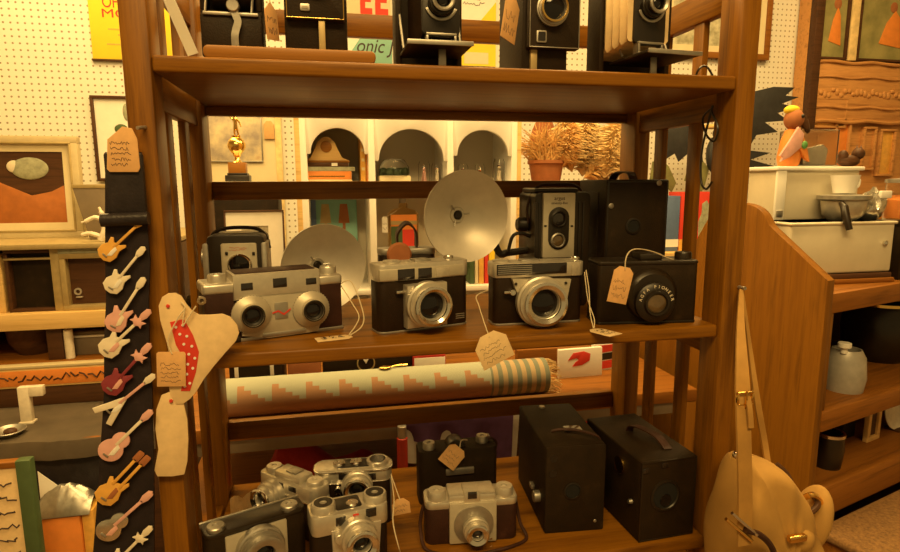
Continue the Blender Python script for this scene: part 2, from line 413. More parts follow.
for px, py, r in ((252.6, 315.6, .0245), (313, 310, .0245)):
    c = F.p(px, py, -.014)
    o = MB().lathe([(0, 0), (r, 0), (r, .003), (r*.92, .0045), (r*.72, .009), (r*.62, .010), (r*.60, .016), (r*.52, .017), (r*.50, .010), (0, .010)], (c.x, -.0045, c.z), n=44).build('lens', 'plate', t)
    MB().lathe([(r*.60, .0155), (r*.585, .0178), (r*.53, .0178), (r*.50, .0135), (r*.36, .012)], (c.x, -.0045, c.z), n=40).build('lens_rim', 'black', o)
    MB().lathe([(r*.5, .0105), (r*.36, .0128), (r*.18, .0138), (0, .0142)], (c.x, -.0045, c.z), n=32).build('lens_glass', 'lens', o)
    mb = MB()
    for i in range(40):
        a = 2*PI*i/40; mb.box((c.x+r*1.0*math.cos(a), -.0062, c.z+r*1.0*math.sin(a)), (.0012, .0028, .0012), 0)
    mb.build('focus_teeth', 'dull', o)
c = F.p(281.5, 310.5, -.006)
em = MB().prism(rrect(c.x-.0085, c.x+.0085, c.z-.011, c.z+.011, .001), -.0062, -.0045, .0004).build('emblem', 'dull', t)
mb = MB(); mb.prism([(c.x-.012, c.z-.003), (c.x-.012, c.z-.0015), (c.x-.004, c.z+.001), (c.x+.003, c.z-.004), (c.x+.012, c.z+.002), (c.x+.012, c.z), (c.x+.003, c.z-.0065), (c.x-.004, c.z-.0015)], -.0068, -.0060); mb.build('emblem_band', 'redink', em)
for px, py in ((217, 284), (328, 277)):
    x = F.x(px, py, .018); knob(MB(), x, .018, hb+.0065, .0115, .0105).build('knob', 'silver', t)
c = F.p(203, 300, .004)
MB().lathe([(.0025, -.002), (.0055, -.002), (.0055, .002), (.0025, .002), (.0025, -.002)], (c.x-.002, .002, c.z)).build('strap_lug', 'chrome', t)
for x in (F.x(236, 341), F.x(312, 331)): MB().span(x-.008, x+.006, -.003, .01, .0005, .008, .0015).build('foot', 'black', t)
mb = MB(); mb.span(F.x(262, 338), F.x(305, 332), -.0065, -.001, .004, .009, .001); mb.build('latch', 'dull', t)
TS = F

# ---- box camera with flash dish, behind the stereo camera
Y = .175
F = fr_y(209, 267, Y, ZM, 290); H = F.z(238, 234, .01)
t = thing('box_camera', 'black box camera with silver front plate and round lens behind the stereo camera', 'camera', F.o, F.rz, GC)
w = F.w
MB().prism(rrect(-w/2, w/2, 0, H, .010), 0, .075, .003).build('body', 'bakelite', t)
for sx in (-1, 1):
    MB().prism(rrect(sx*w/2-.005, sx*w/2+.003, .006, H-.012, .003), -.003, .06, .001).build('side_trim', 'dull', t)
x0, x1 = F.x(221.5, 258), F.x(257.5, 258)
pl = MB().prism(rrect(x0, x1, .02, F.z(240, 243), .003), -.0035, .001, .0008).build('front_plate', 'plate', t)
c = F.p(240, 265, -.004); r = F.x(252.5, 265)-c.x
lo = MB().lathe([(r*.8, 0), (r, 0), (r, .005), (r*.9, .007), (r*.82, .006), (r*.78, .001)], (c.x, -.003, c.z), n=40).build('lens_ring', 'chrome', pl)
MB().lathe([(r*.8, .0), (r*.79, .0035), (r*.5, .0045), (0, .005)], (c.x, -.003, c.z), n=32).build('lens_glass', 'lens', t)
for px in (226.5, 253.5):
    q = F.p(px, 253.5, -.004); MB().box((q.x, -.004, q.z), (.004, .003, .005), .001).build('flash_contact', 'black', pl)
mb = MB(); q0 = F.p(228, 249.5, -.004); q1 = F.p(251, 248.5, -.004)
scribble(mb, q1.x-q0.x, .006, 2, 5, -.004, .00022, (q0.x+q1.x)/2, q0.z+.0005); mb.build('lettering', 'redink', pl)
c = F.p(203, 258, .03)
MB().cyl((-w/2-.0115, .03, c.z), (-w/2-.002, .03, c.z), .0155, .0155, 28).cyl((-w/2-.003, .03, c.z), (-w/2+.002, .03, c.z), .006).build('winding_knob', 'dull', t)
MB().tube(smooth_path([(-w/2-.004, .04, c.z+.016), (-w/2+.002, .045, H-.003), (-w/2+.02, .045, H+.006), (w/2-.02, .045, H+.006), (w/2-.004, .045, H-.004), (w/2+.003, .04, H-.025)]), .0028, 8).build('carry_strap', 'leather', t)
# its flash dish
def dish(parent, F, px, py, pr, dy, tilt, hole, depth=.03, mat='dish', handle=None):
    c = F.p(px, py, dy); r = (F.p(px+pr, py, dy)-c).length
    ax = Vector(tilt).normalized()
    prof = [(r*.16, -depth)]+[(r*(.16+.84*i/10), -depth+depth*(i/10)**2.0) for i in range(1, 11)]
    prof += [(r*1.015, .0012), (r*1.02, -.001), (r*1.0, -.003)]+[(r*(.16+.84*i/10), -depth+depth*(i/10)**2.0-.003) for i in range(9, -1, -1)]+[(r*.16, -depth)]
    o = MB().lathe(prof, c, ax, 64).build('flash_reflector', mat, parent)
    b = c-ax*depth
    MB().lathe([(0, -.012), (r*.17, -.012), (r*.19, .0), (r*.17, .003), (r*.11, .003), (r*.10, -.004), (0, -.004)], b, ax, 28).build('bulb_socket', 'silver', o)
    MB().lathe([(r*.10, -.004), (r*.095, .004), (r*.08, .006), (0, .006)], b, ax, 20).build('bulb_base', 'black', o)
    mb = MB(); u = ax.orthogonal().normalized(); v = ax.cross(u)
    for i in range(3):
        d = u*math.cos(i*2.1+.4)+v*math.sin(i*2.1+.4); mb.tube([b+d*r*.14+ax*.002, b+d*r*.28+ax*.006], .0012, 5)
    mb.build('bulb_clip', 'dull', o)
    return o, c, r, b, ax
o, c, r, b, ax = dish(t, F, 324.5, 268, 43.5, .02, (.36, -1, -.02), None, .034)
hx, hy = b.x, b.y+.012
MB().cyl((hx, hy+.012, .004), (hx, hy+.012, b.z+.01), .0125).cyl((hx, hy+.012, 0), (hx, hy+.012, .005), .0135).build('flash_handle', 'black', o)
MB().span(w/2-.01, hx, hy+.009, hy+.015, .05, .062, .002).build('flash_bracket', 'dull', o)

# ---- first 35 mm camera
def bodyshape(mb, w, z0, z1, d, r): return mb.prism(rrect(-w/2, w/2, z0, z1, r), 0, d, .003)
def plan(mb, w, y0, y1, z0, z1, r, bev=.001):              # rounded plan pulled up in z
    pts = rrect(-w/2, w/2, -y1, -y0, r, 8)
    return mb.prism(pts, -z1, -z0, bev, Matrix.Rotation(-PI/2, 4, 'X')@Matrix.Scale(1, 4))
def planbox(w, y0, y1, z0, z1, r, bev=.001, x=0):
    mb = MB(); pts = [(p[0]+x, p[1]) for p in rrect(-w/2, w/2, y0, y1, min(r, (y1-y0)/2-.0005), 8)]
    mb.prism(pts, z0, z1, bev)
    for v in mb.bm.verts: v.co = Vector((v.co.x, v.co.z, v.co.y))
    bmesh.ops.recalc_face_normals(mb.bm, faces=list(mb.bm.faces)); return mb
F = Fr(G(379.5, 335.5, ZM), G(469, 324.3, ZM)); w = F.w
t = thing('rangefinder_camera', 'black and silver camera with chrome lens block below the large upright flash dish', 'camera', F.o, F.rz, GC)
H = F.z(400, 264, .0); zs = F.z(400, 281)
planbox(w, 0, .04, .003, zs+.002, .012).build('body', 'leather', t)
planbox(w+.001, -.0005, .0405, 0, .0035, .012, .0008).build('base_plate', 'dull', t)
tp = planbox(w+.002, -.001, .041, zs, H, .012, .002).build('top_housing', 'silver', t)
MB().span(F.x(379, 272), F.x(462, 272), -.0028, .01, zs+.0015, H-.006, .0015).build('finder_panel', 'plate', tp)
for a, b, c, d, m in ((398, 269, 415, 280, 'window'), (418.5, 268, 432, 278.5, 'window'), (436.5, 267.5, 450, 276.5, 'clear_window')):
    fspan(MB(), F, a, b, c, d, -.0036, -.001, .0006).build('window', m, tp)
x = F.x(449, 259, .018); knob(MB(), x, .02, H-.001, .007, .006).build('shutter_button', 'chrome', tp)
x = F.x(392, 259, .018); knob(MB(), x, .02, H-.001, .0125, .004).build('rewind_knob', 'silver', tp)
MB().span(F.x(412, 258, .02), F.x(428, 258, .02), .01, .03, H-.0005, H+.003, .001).build('accessory_shoe', 'dull', tp)
lb = MB().prism([(F.x(407, 300, -.014), F.z(425, 327, -.014)), (F.x(447, 300, -.014), F.z(425, 327, -.014)), (F.x(447, 300, -.014), F.z(428, 283.5, -.014)), (F.x(407, 300, -.014), F.z(425, 284.5, -.014))], -.016, .001, .002).build('lens_block', 'silver', t)
q = F.p(432.5, 306, -.034)
lens(t, (q.x, q.z), -.015, .0315, .024, 'chrome', 'silver', 'lens', .56)
mb = MB()
for i in range(26):
    if i % 13 in (0, 6): continue
    a = 2*PI*i/26; mb.box((q.x+(.0275)*math.cos(a), -.0285, q.z+(.0275)*math.sin(a)), (.0022, .0012, .0022), .0003)
mb.build('scale_marks', 'black', t)
q = F.p(402, 292, -.006); MB().span(q.x-.008, q.x+.004, -.007, 0, q.z-.002, q.z+.002, .0008).build('lever', 'chrome', t)
q = F.p(460, 316, 0); mb = MB()
for k in range(3): mb.span(q.x-.007, q.x+.007, -.0006, .0004, q.z+.003-k*.003, q.z+.0042-k*.003)
mb.build('nameplate', 'dull', t)

# ---- second 35 mm camera
F = Fr(G(494, 326.5, ZM), G(582, 321.8, ZM)); w = F.w
t = thing('rangefinder_camera', 'black and silver camera with ribbed light cell and angled front plate', 'camera', F.o, F.rz, GC)
H = F.z(536, 262.5); zs = F.z(536, 277)
planbox(w, 0, .04, .003, zs+.002, .010).build('body', 'leather', t)
planbox(w+.001, -.0005, .0405, 0, .0035, .010, .0008).build('base_plate', 'dull', t)
tp = planbox(w+.002, -.002, .041, zs, H, .009, .0018).build('top_housing', 'silver', t)
gr = fspan(MB(), F, 497, 263.5, 567, 274.5, -.0032, -.001, .0006).build('light_cell', 'window', tp)
mb = MB(); x0, x1, z0, z1 = F.x(498, 269, -.0034), F.x(532, 269, -.0034), F.z(536, 273.8, -.0034), F.z(536, 264.2, -.0034)
for k in range(5):
    z = z0+(z1-z0)*(k+.5)/5; mb.span(x0, x1, -.0042, -.003, z-.0006, z+.0006)
mb.build('cell_rib', 'dull', gr)
fspan(MB(), F, 572, 262, 580, 275.5, -.0034, -.001, .0006).build('window', 'clear_window', tp)
mb = MB(); knob(mb, F.x(501, 259, .02), .02, H-.001, .0125, .004); mb.build('rewind_knob', 'silver', tp)
knob(MB(), F.x(575, 258, .018), .018, H-.001, .0065, .006).build('shutter_button', 'chrome', tp)
MB().span(F.x(520, 258, .02), F.x(538, 258, .02), .01, .03, H-.0005, H+.003, .001).build('accessory_shoe', 'dull', tp)
pts = [F.p(*q, -.006) for q in ((512, 279), (571, 279), (565, 309), (549, 322), (533, 320), (521, 306))]
MB().prism([(p.x, p.z) for p in pts][::-1], -.008, .001, .0012).build('front_plate', 'plate', t)
q = F.p(545.5, 304, -.030); lens(t, (q.x, q.z), -.008, .0365, .026, 'chrome', 'silver', 'lens', .53)
for px, py in ((516, 284), (566, 283)):
    q = F.p(px, py, -.009); MB().lathe([(0, 0), (.002, 0), (.002, .0015), (0, .0015)], (q.x, -.008, q.z), n=12).build('screw', 'black', t)
q = F.p(512, 292, -.006); MB().cyl((q.x, .001, q.z), (q.x, -.012, q.z), .0042).span(q.x-.012, q.x, -.009, -.004, q.z-.002, q.z+.002, .001).build('timer_lever', 'chrome', t)

# ---- upright twin lens camera with large flash dish
Y = .165
F = fr_y(535, 590, Y, ZM, 260); H = F.z(560, 192, .002); w = F.w
t = thing('reflex_camera', 'upright black camera with silver front plate and two stacked lenses', 'camera', F.o, F.rz, GC)
MB().prism(rrect(-w/2, w/2, 0, H, .009), .004, .085, .003).build('body', 'bakelite', t)
mb = MB()
for px in (535.5, 539, 579, 583):
    x = F.x(px, 230, .003); mb.span(x-.0012, x+.0012, .002, .006, .01, H-.016, .0005)
mb.build('body_rib', 'black', t)
MB().span(F.x(537, 190), F.x(582, 190), .012, .075, H-.001, H+.006, .003).build('viewing_hood', 'bakelite', t)
x0, x1 = F.x(543, 225, -.002), F.x(574.5, 225, -.002)
pl = MB().prism(rrect(x0, x1, F.z(559, 257.5, -.002), F.z(559, 193, -.002), .002), -.003, .006, .0008).build('front_plate', 'plate', t)
xa, xb = F.x(548.5, 228, -.004), F.x(569, 228, -.004); z0, z1 = F.z(559, 249.5, -.004), F.z(559, 207, -.004)
MB().prism(rrect(xa, xb, z0, z1, (xb-xa)/2, 10), -.0048, -.001, .0008).build('lens_panel', 'black', pl)
for px, py, rr, gl, rim in ((559, 219, 8.2, 'window', 'black'), (558, 240.5, 7.2, 'amberlens', 'dull')):
    q = F.p(px, py, -.006); r = F.x(px+rr, py, -.006)-q.x
    o = MB().lathe([(r*.7, 0), (r, 0), (r, .003), (r*.85, .0045), (r*.74, .003)], (q.x, -.004, q.z), n=32).build('lens', rim, pl)
    MB().lathe([(r*.78, .001), (r*.5, .0025), (0, .003)], (q.x, -.004, q.z), n=24).build('lens_glass', gl, o)
cx = (x0+x1)/2
lettering('argus', .0085, 'ink', pl, (cx, -.0032, F.z(559, 198.3)))
lettering('seventy-five', .0058, 'ink', pl, (cx, -.0032, F.z(559, 203)))
for px in (545.5, 572):
    q = F.p(px, 226, -.004); MB().box((q.x, -.0035, q.z), (.004, .002, .0028), .0005).build('flash_contact', 'black', pl)
MB().tube(smooth_path([(-w/2-.002, .03, H-.05), (-w/2-.003, .03, H-.02), (-w/2+.014, .032, H+.008), (0, .035, H+.012), (w/2-.012, .032, H+.008), (w/2+.004, .03, H-.02), (w/2+.004, .03, H-.06)]), .0024, 8).build('carry_strap', 'brownlea', t)
o, c, r, b, ax = dish(t, F, 467, 216.5, 43.5, .0, (.22, -1, -.02), None, .036)
q = F.p(520, 243, .035)
MB().tube(smooth_path([(b.x+.006, b.y+.014, b.z), (b.x+.05, b.y+.02, b.z-.01), (q.x-.035, .04, q.z-.014), (q.x-.02, .04, q.z-.016), (-w/2+.004, .04, q.z-.012)]), .006, 8).build('flash_arm', 'black', o)
MB().tube(smooth_path([(q.x-.022, .028, q.z-.012), (q.x-.016, .025, q.z+.012), (q.x-.002, .025, q.z+.017), (-w/2+.003, .028, q.z+.01)]), .003, 8).build('flash_cord', 'black', o)
MB().lathe([(0, 0), (.009, 0), (.012, .004), (.012, .016), (.008, .02), (0, .02)], (-w/2-.018, .04, q.z+.03), (1, 0, 0), 20).build('flash_knob', 'black', t)

# ---- tall plain box camera at the back
Y = .15
F = Fr(W(604, 258, Y+.004), W(665.5, 258, Y-.004)); F.o.z = ZM; F.m.translation = F.o; F.i = F.m.inverted(); H = F.z(630, 179.5); w = F.w
t = thing('box_camera', 'tall plain black box camera standing behind the wide round-front camera', 'camera', F.o, F.rz, GC)
MB().span(-w/2, w/2, 0, .125, 0, H, .003).build('body', 'blacklea', t)
MB().frame(-w/2+.002, w/2-.002, .002, H-.002, .003, -.001, .002, .0006).build('front_trim', 'black', t)
q = F.p(633, 226); MB().lathe([(.011, -.0), (.013, .0), (.013, .002), (.0105, .0025), (.009, -.0), (.010, -.0)], (q.x, .0002, q.z), n=28).build('lens_ring', 'black', t)
MB().lathe([(0, .0003), (.0105, .0003), (.0105, .0009), (0, .0009)], (q.x, 0, q.z), n=24).build('lens_opening', 'hole', t)
for px, py in ((611, 206), (659, 183)):
    p = F.p(px, py); MB().lathe([(.004, 0), (.0045, .001), (.003, .0018), (0, .0018)], (p.x, 0, p.z), n=14).build('finder_window', 'dull', t)
MB().ribbon(smooth_path([(0, .02, H), (0, .03, H+.010), (0, .06, H+.013), (0, .09, H+.010), (0, .105, H)]), .014, .002).build('carry_handle', 'brownlea', t)
MB().span(-w/2-.0015, -w/2+.0005, .03, .1, .02, H-.02, .001).build('side_panel', 'blacklea', t)

# ---- wide black camera with round front
F = Fr(G(597, 325, ZM), G(695.5, 322.5, ZM)); w = F.w; H = F.z(645, 261)
t = thing('bullet_camera', 'wide black camera with lettered round lens and tag looped over it', 'camera', F.o, F.rz, GC)
planbox(w, 0, .05, .002, H-.004, .006, .003).build('body', 'blacklea', t)
planbox(w+.001, -.001, .051, H-.006, H, .006, .0022).build('top_plate', 'bakelite', t)
planbox(w+.001, -.0008, .051, 0, .004, .006, .001).build('base_trim', 'black', t)
q = F.p(652, 295, -.004); r = F.x(678, 295, -.004)-q.x
ld = MB().lathe([(0, 0), (r, 0), (r*.98, .003), (r*.90, .007), (r*.80, .010), (0, .010)], (q.x, .001, q.z), n=48).build('lens_mount', 'bakelite', t)
q = F.p(656, 303, -.018); r = F.x(675.5, 303, -.018)-q.x
lr = MB().lathe([(0, .0), (r, .0), (r, .008), (r*.93, .010), (r*.66, .012), (r*.60, .016), (r*.52, .016), (r*.48, .012), (0, .012)], (q.x, -.008, q.z), n=48).build('lens_ring', 'black', t)
MB().lathe([(r*.5, .0122), (r*.4, .0142), (r*.2, .0150), (0, .0153)], (q.x, -.008, q.z), n=32).build('lens_glass', 'amberlens', lr)
word = 'AGFA PIONEER'
for i, ch in enumerate(word):
    if ch == ' ': continue
    a = math.radians(168-156*i/(len(word)-1)); rr = r*.82
    lettering(ch, .0062, 'ivory', lr, (q.x+rr*math.cos(a), -.0195, q.z+rr*math.sin(a)), Matrix.Rotation(-(a-PI/2), 3, 'Y').to_euler() if False else (Matrix.Rotation(-(a-PI/2), 3, 'Y')@Matrix.Rotation(PI/2, 3, 'X')).to_euler())
MB().span(F.x(637, 258, .02), F.x(659, 258, .02), .008, .04, H-.001, H+.009, .002).build('viewfinder', 'bakelite', t)
knob(MB(), F.x(683, 258, .022), .022, H-.001, .012, .011).build('winding_knob', 'bakelite', t)
MB().span(w/2-.001, w/2+.005, .015, .03, .018, .03, .002).build('side_latch', 'dull', t)
FB = F

# ---- small camera seen behind the first 35 mm camera
F = fr_y(379, 436, .17, ZM, 255); w = F.w; H = F.z(405, 248.5)
t = thing('folding_camera', 'closed grey camera hidden behind the chrome lens block camera, brown disc on top', 'camera', F.o, F.rz, GC)
planbox(w, 0, .035, .0, H-.008, .012, .003).build('body', 'leather', t)
planbox(w+.002, -.001, .036, H-.010, H, .012, .002).build('top_housing', 'dull', t)
q = F.p(399, 252, -.002); MB().lathe([(0, 0), (.017, 0), (.019, .004), (.016, .009), (0, .010)], (q.x, .0, q.z-.004), n=28).build('flash_disc', 'terracotta', t)
MB().ribbon(smooth_path([(-.012, .02, H), (-.014, .016, H+.022), (.0, .012, H+.038), (.014, .014, H+.026), (.016, .02, H)]), .020, .003, side=(0, 1, .15)).build('strap_loop', 'brownlea', t)

# ---- price tags on the middle shelf
p = G(350, 337, ZM+.003)
def flat_tag(label, a, b, w, z, path, seed, mat='paper'):
    """a card lying on the shelf from its tied end a to its far end b"""
    a, b = Vector(a), Vector(b); d = b-a; rz = math.atan2(d.y, d.x)+PI/2
    t = thing('price_tag', label, 'price tag', a, rz, 'price tags on the cameras'); h = d.length; c = w*.3
    mb = MB(); mb.prism([(-w/2, -h), (w/2, -h), (w/2, -c), (w/2-c, 0), (-w/2+c, 0), (-w/2, -c)], 0, .001, .0002, Matrix.Rotation(-PI/2, 4, 'X'))
    mb.build('card', mat, t)
    mb = MB(); scribble(mb, w*.8, h*.7, 3, seed, 0, .00016, 0, -h*.55); mb.bm.transform(Matrix.Rotation(-PI/2, 4, 'X'))
    mb.build('handwriting', 'ink', t, (0, 0, .0012))
    mi = (Matrix.Translation(a)@Matrix.Rotation(rz, 4, 'Z')).inverted(); mb = MB()
    for q in path: mb.tube([mi@Vector(v) for v in q], .0008, 5)
    mb.build('string', 'string', t); return t
a = G(352, 337, ZM); b = G(316, 341, ZM); a.z = b.z = ZM+.0016
k = TS.m@Vector((TS.w/2+.001, .01, .062))
flat_tag('tag lying on the shelf right of the stereo camera, its string looping up', a, b, .021, ZM, [smooth_path([k, k+Vector((.016, -.004, .003)), W(363, 312, a.y+.03), W(362, 326, a.y+.02), a+Vector((-.002, 0, .0012))]), smooth_path([k, W(352, 303, a.y+.045), W(359, 318, a.y+.03), a+Vector((-.004, 0, .0012))])], 11)
p = W(487, 334, -.012)
price_tag('cream price tag hanging over the shelf front between the two 35 mm cameras', p, (0, -.42, .05), W(517, 345, -.012).x-W(484, 345, -.012).x+.001, .043,
          [smooth_path([p+Vector((.003, -.0005, -.004)), W(484, 322, .012), W(479, 306, .04), W(476.5, 296, .06), W(488, 290, .085)])], 'paper', 3, 4)
a = G(598, 328, ZM); b = G(612, 338.5, ZM); a.z = b.z = ZM+.0016
q = W(587, 268, .058)
a2 = G(592, 330, ZM); b2 = G(616, 336, ZM); a2.z = b2.z = ZM+.0016
flat_tag('tag lying at the shelf edge in front of the wide round-front camera', a2, b2, .026, ZM, [smooth_path([a2+Vector((.002, 0, .001)), W(590, 312, .03), W(589, 290, .045), W(586, 270, .058)]), smooth_path([a2+Vector((.003, 0, .001)), W(594, 318, .028), W(588, 300, .045), W(584.5, 272, .06)])], 12)
p = W(625, 267, .0)
price_tag('orange-buff tag leaning on the face of the wide round-front camera', p, (0, .20, FB.rz), .0275, .050,
          [smooth_path([p+Vector((0, -.0005, -.004)), W(626, 258, .0), W(631, 250.5, .01), W(640, 249, .02), W(654, 252, .03), W(668, 258, .035), W(676, 260, .045)])], 'paper2', 8, 3, .24)
# ============================================================ BOTTOM SHELF
GB = 'vintage cameras on the bottom shelf'
def top_fr(ax, ay, bx, by, h):            # frame from the front edge of a top at height h above the bottom shelf
    a, b = G(ax, ay, ZB+h), G(bx, by, ZB+h); a.z = b.z = ZB; return Fr(a, b)
# ---- A: folding camera with large round lens, front left
h = .092; F = top_fr(205, 538, 306, 507, h); w = F.w
t = thing('folding_camera', 'black camera with silver front plate and large round lens at the front left corner', 'camera', F.o, F.rz, GB)
planbox(w, 0, .036, .0, h-.004, .012).build('body', 'blacklea', t)
planbox(w+.001, -.0008, .037, h-.006, h, .012, .0018).build('top_plate', 'bakelite', t)
planbox(w+.002, .0335, .0375, h-.006, h+.0012, .0015, .0006).build('edge_trim', 'dull', t)
for px, py in ((217, 529), (290, 505)):
    q = F.top(px, py, h+.005); knob(MB(), q.x, min(max(q.y, .013), .024), h-.001, .0115, .0065).build('knob', 'dull', t)
pts = [F.p(225, 537, -.002), F.p(286.5, 517, -.002)]
MB().prism(rrect(pts[0].x, pts[1].x, .006, h-.007, .002), -.003, .001, .0008).build('front_plate', 'plate', t)
q = F.p(262, 551, -.014); lens(t, (q.x, q.z), -.0025, .031, .026, 'dull', 'dull', 'lens', .42)
# ---- B: tilted silver camera behind it
h = .084; F = top_fr(258, 471, 314, 492, h); w = F.w
t = thing('rangefinder_camera', 'silver topped camera turned sideways behind the camera with large round lens', 'camera', F.o, F.rz, GB)
planbox(w, 0, .036, 0, h-.02, .012).build('body', 'leather', t)
tp = planbox(w+.001, -.001, .037, h-.022, h, .012, .002).build('top_housing', 'silver', t)
planbox(w+.003, -.0025, .0385, h-.0235, h-.0205, .013, .0008).build('bright_trim', 'chrome', tp)
MB().span(-w*.22, w*.24, .002, .030, h-.001, h+.010, .003).build('viewfinder_housing', 'silver', tp)
MB().span(-w*.16, -w*.02, -.0012, .003, h-.013, h-.004, .0008).build('window', 'window', tp)
MB().span(w*.06, w*.2, -.0012, .003, h-.013, h-.004, .0008).build('window', 'window', tp)
for x in (-w*.36, w*.37): knob(MB(), x, .018, h-.001, .0125, .008).build('knob', 'silver', tp)
MB().span(-w*.05, w*.12, .008, .026, h+.0095, h+.0125, .001).build('accessory_shoe', 'dull', tp)
q = F.p(265, 499, -.02); lens(t, (q.x, q.z), 0, .024, .03, 'chrome', 'silver', 'lens', .55)
# ---- C: silver camera with meter dial at the back
h = .094; F = top_fr(313.5, 472.5, 392, 467, h); w = F.w
t = thing('rangefinder_camera', 'silver camera with round dial on its dark top panel behind the red-marked camera', 'camera', F.o, F.rz, GB)
planbox(w-.002, 0, .04, 0, h-.02, .014).build('body', 'leather', t)
tp = planbox(w, -.001, .041, h-.022, h, .016, .002).build('top_housing', 'silver', t)
planbox(w+.003, -.0025, .0425, h-.0045, h-.0015, .017, .0008).build('bright_trim', 'chrome', tp)
planbox(w-.001, -.0016, .03, h-.0215, h-.0205, .014, .0003).build('lower_trim', 'chrome', tp)
planbox(w*.62, .008, .034, h-.0005, h+.0012, .004, .0004, .012).build('top_panel', 'black', tp)
for px, py, r in ((339, 462.5, .0095), (356, 461, .0095)):
    q = F.top(px, py, h+.004); knob(MB(), q.x, min(max(q.y, .012), .026), h, r, .005, 28).build('knob', 'chrome', tp)
q = F.top(377.5, 458.5, h+.007); y = min(max(q.y, .014), .024)
d = MB().lathe([(0, 0), (.017, 0), (.017, .006), (.0155, .0075), (.013, .007), (0, .007)], (q.x, y, h), (0, 0, 1), 36).build('meter_dial', 'silver', tp)
MB().lathe([(0, .0072), (.0125, .0072), (.0125, .0078), (0, .0078)], (q.x, y, h), (0, 0, 1), 32).build('dial_face', 'window', d)
for a, b in ((338.5, 347), (367, 376)): fspan(MB(), F, a, 473.5, b, 480, -.002, .001, .0006).build('window', 'window', tp)
q = F.p(357, 489, -.014); lens(t, (q.x, q.z), 0, .024, .024, 'chrome', 'silver', 'lens', .5)
q = F.p(338, 489, -.004); MB().cyl((q.x, 0, q.z), (q.x, -.010, q.z), .005).cyl((q.x, 0, q.z-.009), (q.x, -.008, q.z-.009), .004).build('flash_socket', 'chrome', t)
MB().span(w/2-.0035, w/2-.0005, .004, .03, .004, h-.02, .001).build('end_trim', 'dull', t)
# ---- D: silver camera with red mark, front
h = .094; F = top_fr(311.5, 519, 388, 502.5, h); w = F.w
t = thing('viewfinder_camera', 'silver camera with small red mark above its lens, front row beside the corner camera', 'camera', F.o, F.rz, GB)
planbox(w, 0, .042, 0, h-.024, .010).build('body', 'leather', t)
tp = planbox(w+.001, -.0025, .043, h-.028, h, .010, .002).build('top_housing', 'silver', t)
x0, x1 = F.x(333, 535, -.003), F.x(378, 530, -.003)
MB().prism([(x0, .004), (x1, .004), (x1+.005, h-.022), (x0-.002, h-.022)], -.004, .001, .0015).build('front_plate', 'silver', t)
planbox(w*.34, .006, .036, h-.0005, h+.0012, .004, .0004).build('top_panel', 'black', tp)
for px, py in ((325, 508), (375.5, 494)):
    q = F.top(px, py, h+.010); x, y = q.x, min(max(q.y, .016), .026)
    k_ = knob(MB(), x, y, h-.001, .0165, .012, 36).build('knob', 'silver', tp)
    MB().lathe([(.005, 0), (.0125, 0), (.0125, .0006), (.005, .0006), (.005, 0)], (x, y, h+.0108), (0, 0, 1), 28).build('knob_face', 'black', k_)
q = F.top(352, 503, h+.002); knob(MB(), q.x, min(max(q.y, .014), .028), h, .0085, .004).build('shutter_button', 'chrome', tp)
for a, b, c_, d_ in ((336, 517.5, 346, 526), (366, 508.5, 376.5, 517)):
    fspan(MB(), F, a, b, c_, d_, -.0036, -.001, .0006).build('window', 'window', tp)
q = F.p(356, 516, -.003); MB().prism(rrect(q.x-.004, q.x+.004, q.z-.003, q.z+.003, .001), -.0034, -.002).build('red_mark', 'redink', tp)
q = F.p(359, 538, -.016); lens(t, (q.x, q.z), -.003, .0255, .034, 'chrome', 'silver', 'lens', .45)
q = F.p(339, 536, -.004); MB().cyl((q.x, -.003, q.z), (q.x, -.014, q.z), .007).build('flash_socket', 'silver', t)
# ---- E: black camera with orange-brown tag
h = .094; F = top_fr(419, 453, 498, 446, h); w = F.w
t = thing('folding_camera', 'black camera with three dull knobs and a tag across its top', 'camera', F.o, F.rz, GB)
planbox(w, 0, .045, 0, h, .010, .003).build('body', 'blacklea', t)
for px, py, r in ((430, 449, .0105), (482, 438.5, .0105)):
    q = F.top(px, py-3, h+.010); knob(MB(), q.x, min(max(q.y, .014), .032), h-.001, r, .012).build('knob', 'dull', t)
MB().prism(arc(0, 0, .016, 0, 180, 12), .008, .036, .002).build('finder_hump', 'bakelite', t, (F.x(455, 445, .02), 0, h-.003))
q = F.p(460, 471, -.002); MB().span(q.x-.024, q.x+.024, -.004, .001, q.z-.006, q.z+.006, .002).build('front_latch', 'dull', t)
MB().tube(smooth_path([(w/2-.002, .02, h-.02), (w/2+.003, .02, h-.005), (w/2-.004, .022, h+.004), (w/2-.014, .024, h+.002)]), .002, 6).build('carry_strap', 'brownlea', t)
FE = F
p = FE.m@FE.top(462, 449, h+.004)
price_tag('orange-brown tag lying across the top front of the black three knob camera', FE.m@Vector((F.x(459, 449), -.0065, h+.006)), (-.10, .75, F.rz), .034, .036, [smooth_path([FE.m@Vector((F.x(459, 449), -.006, h+.004)), FE.m@Vector((F.x(462, 447), .006, h+.012)), FE.m@Vector((F.x(470, 445), .02, h+.006))])], 'paper2', 21, 3, .2)
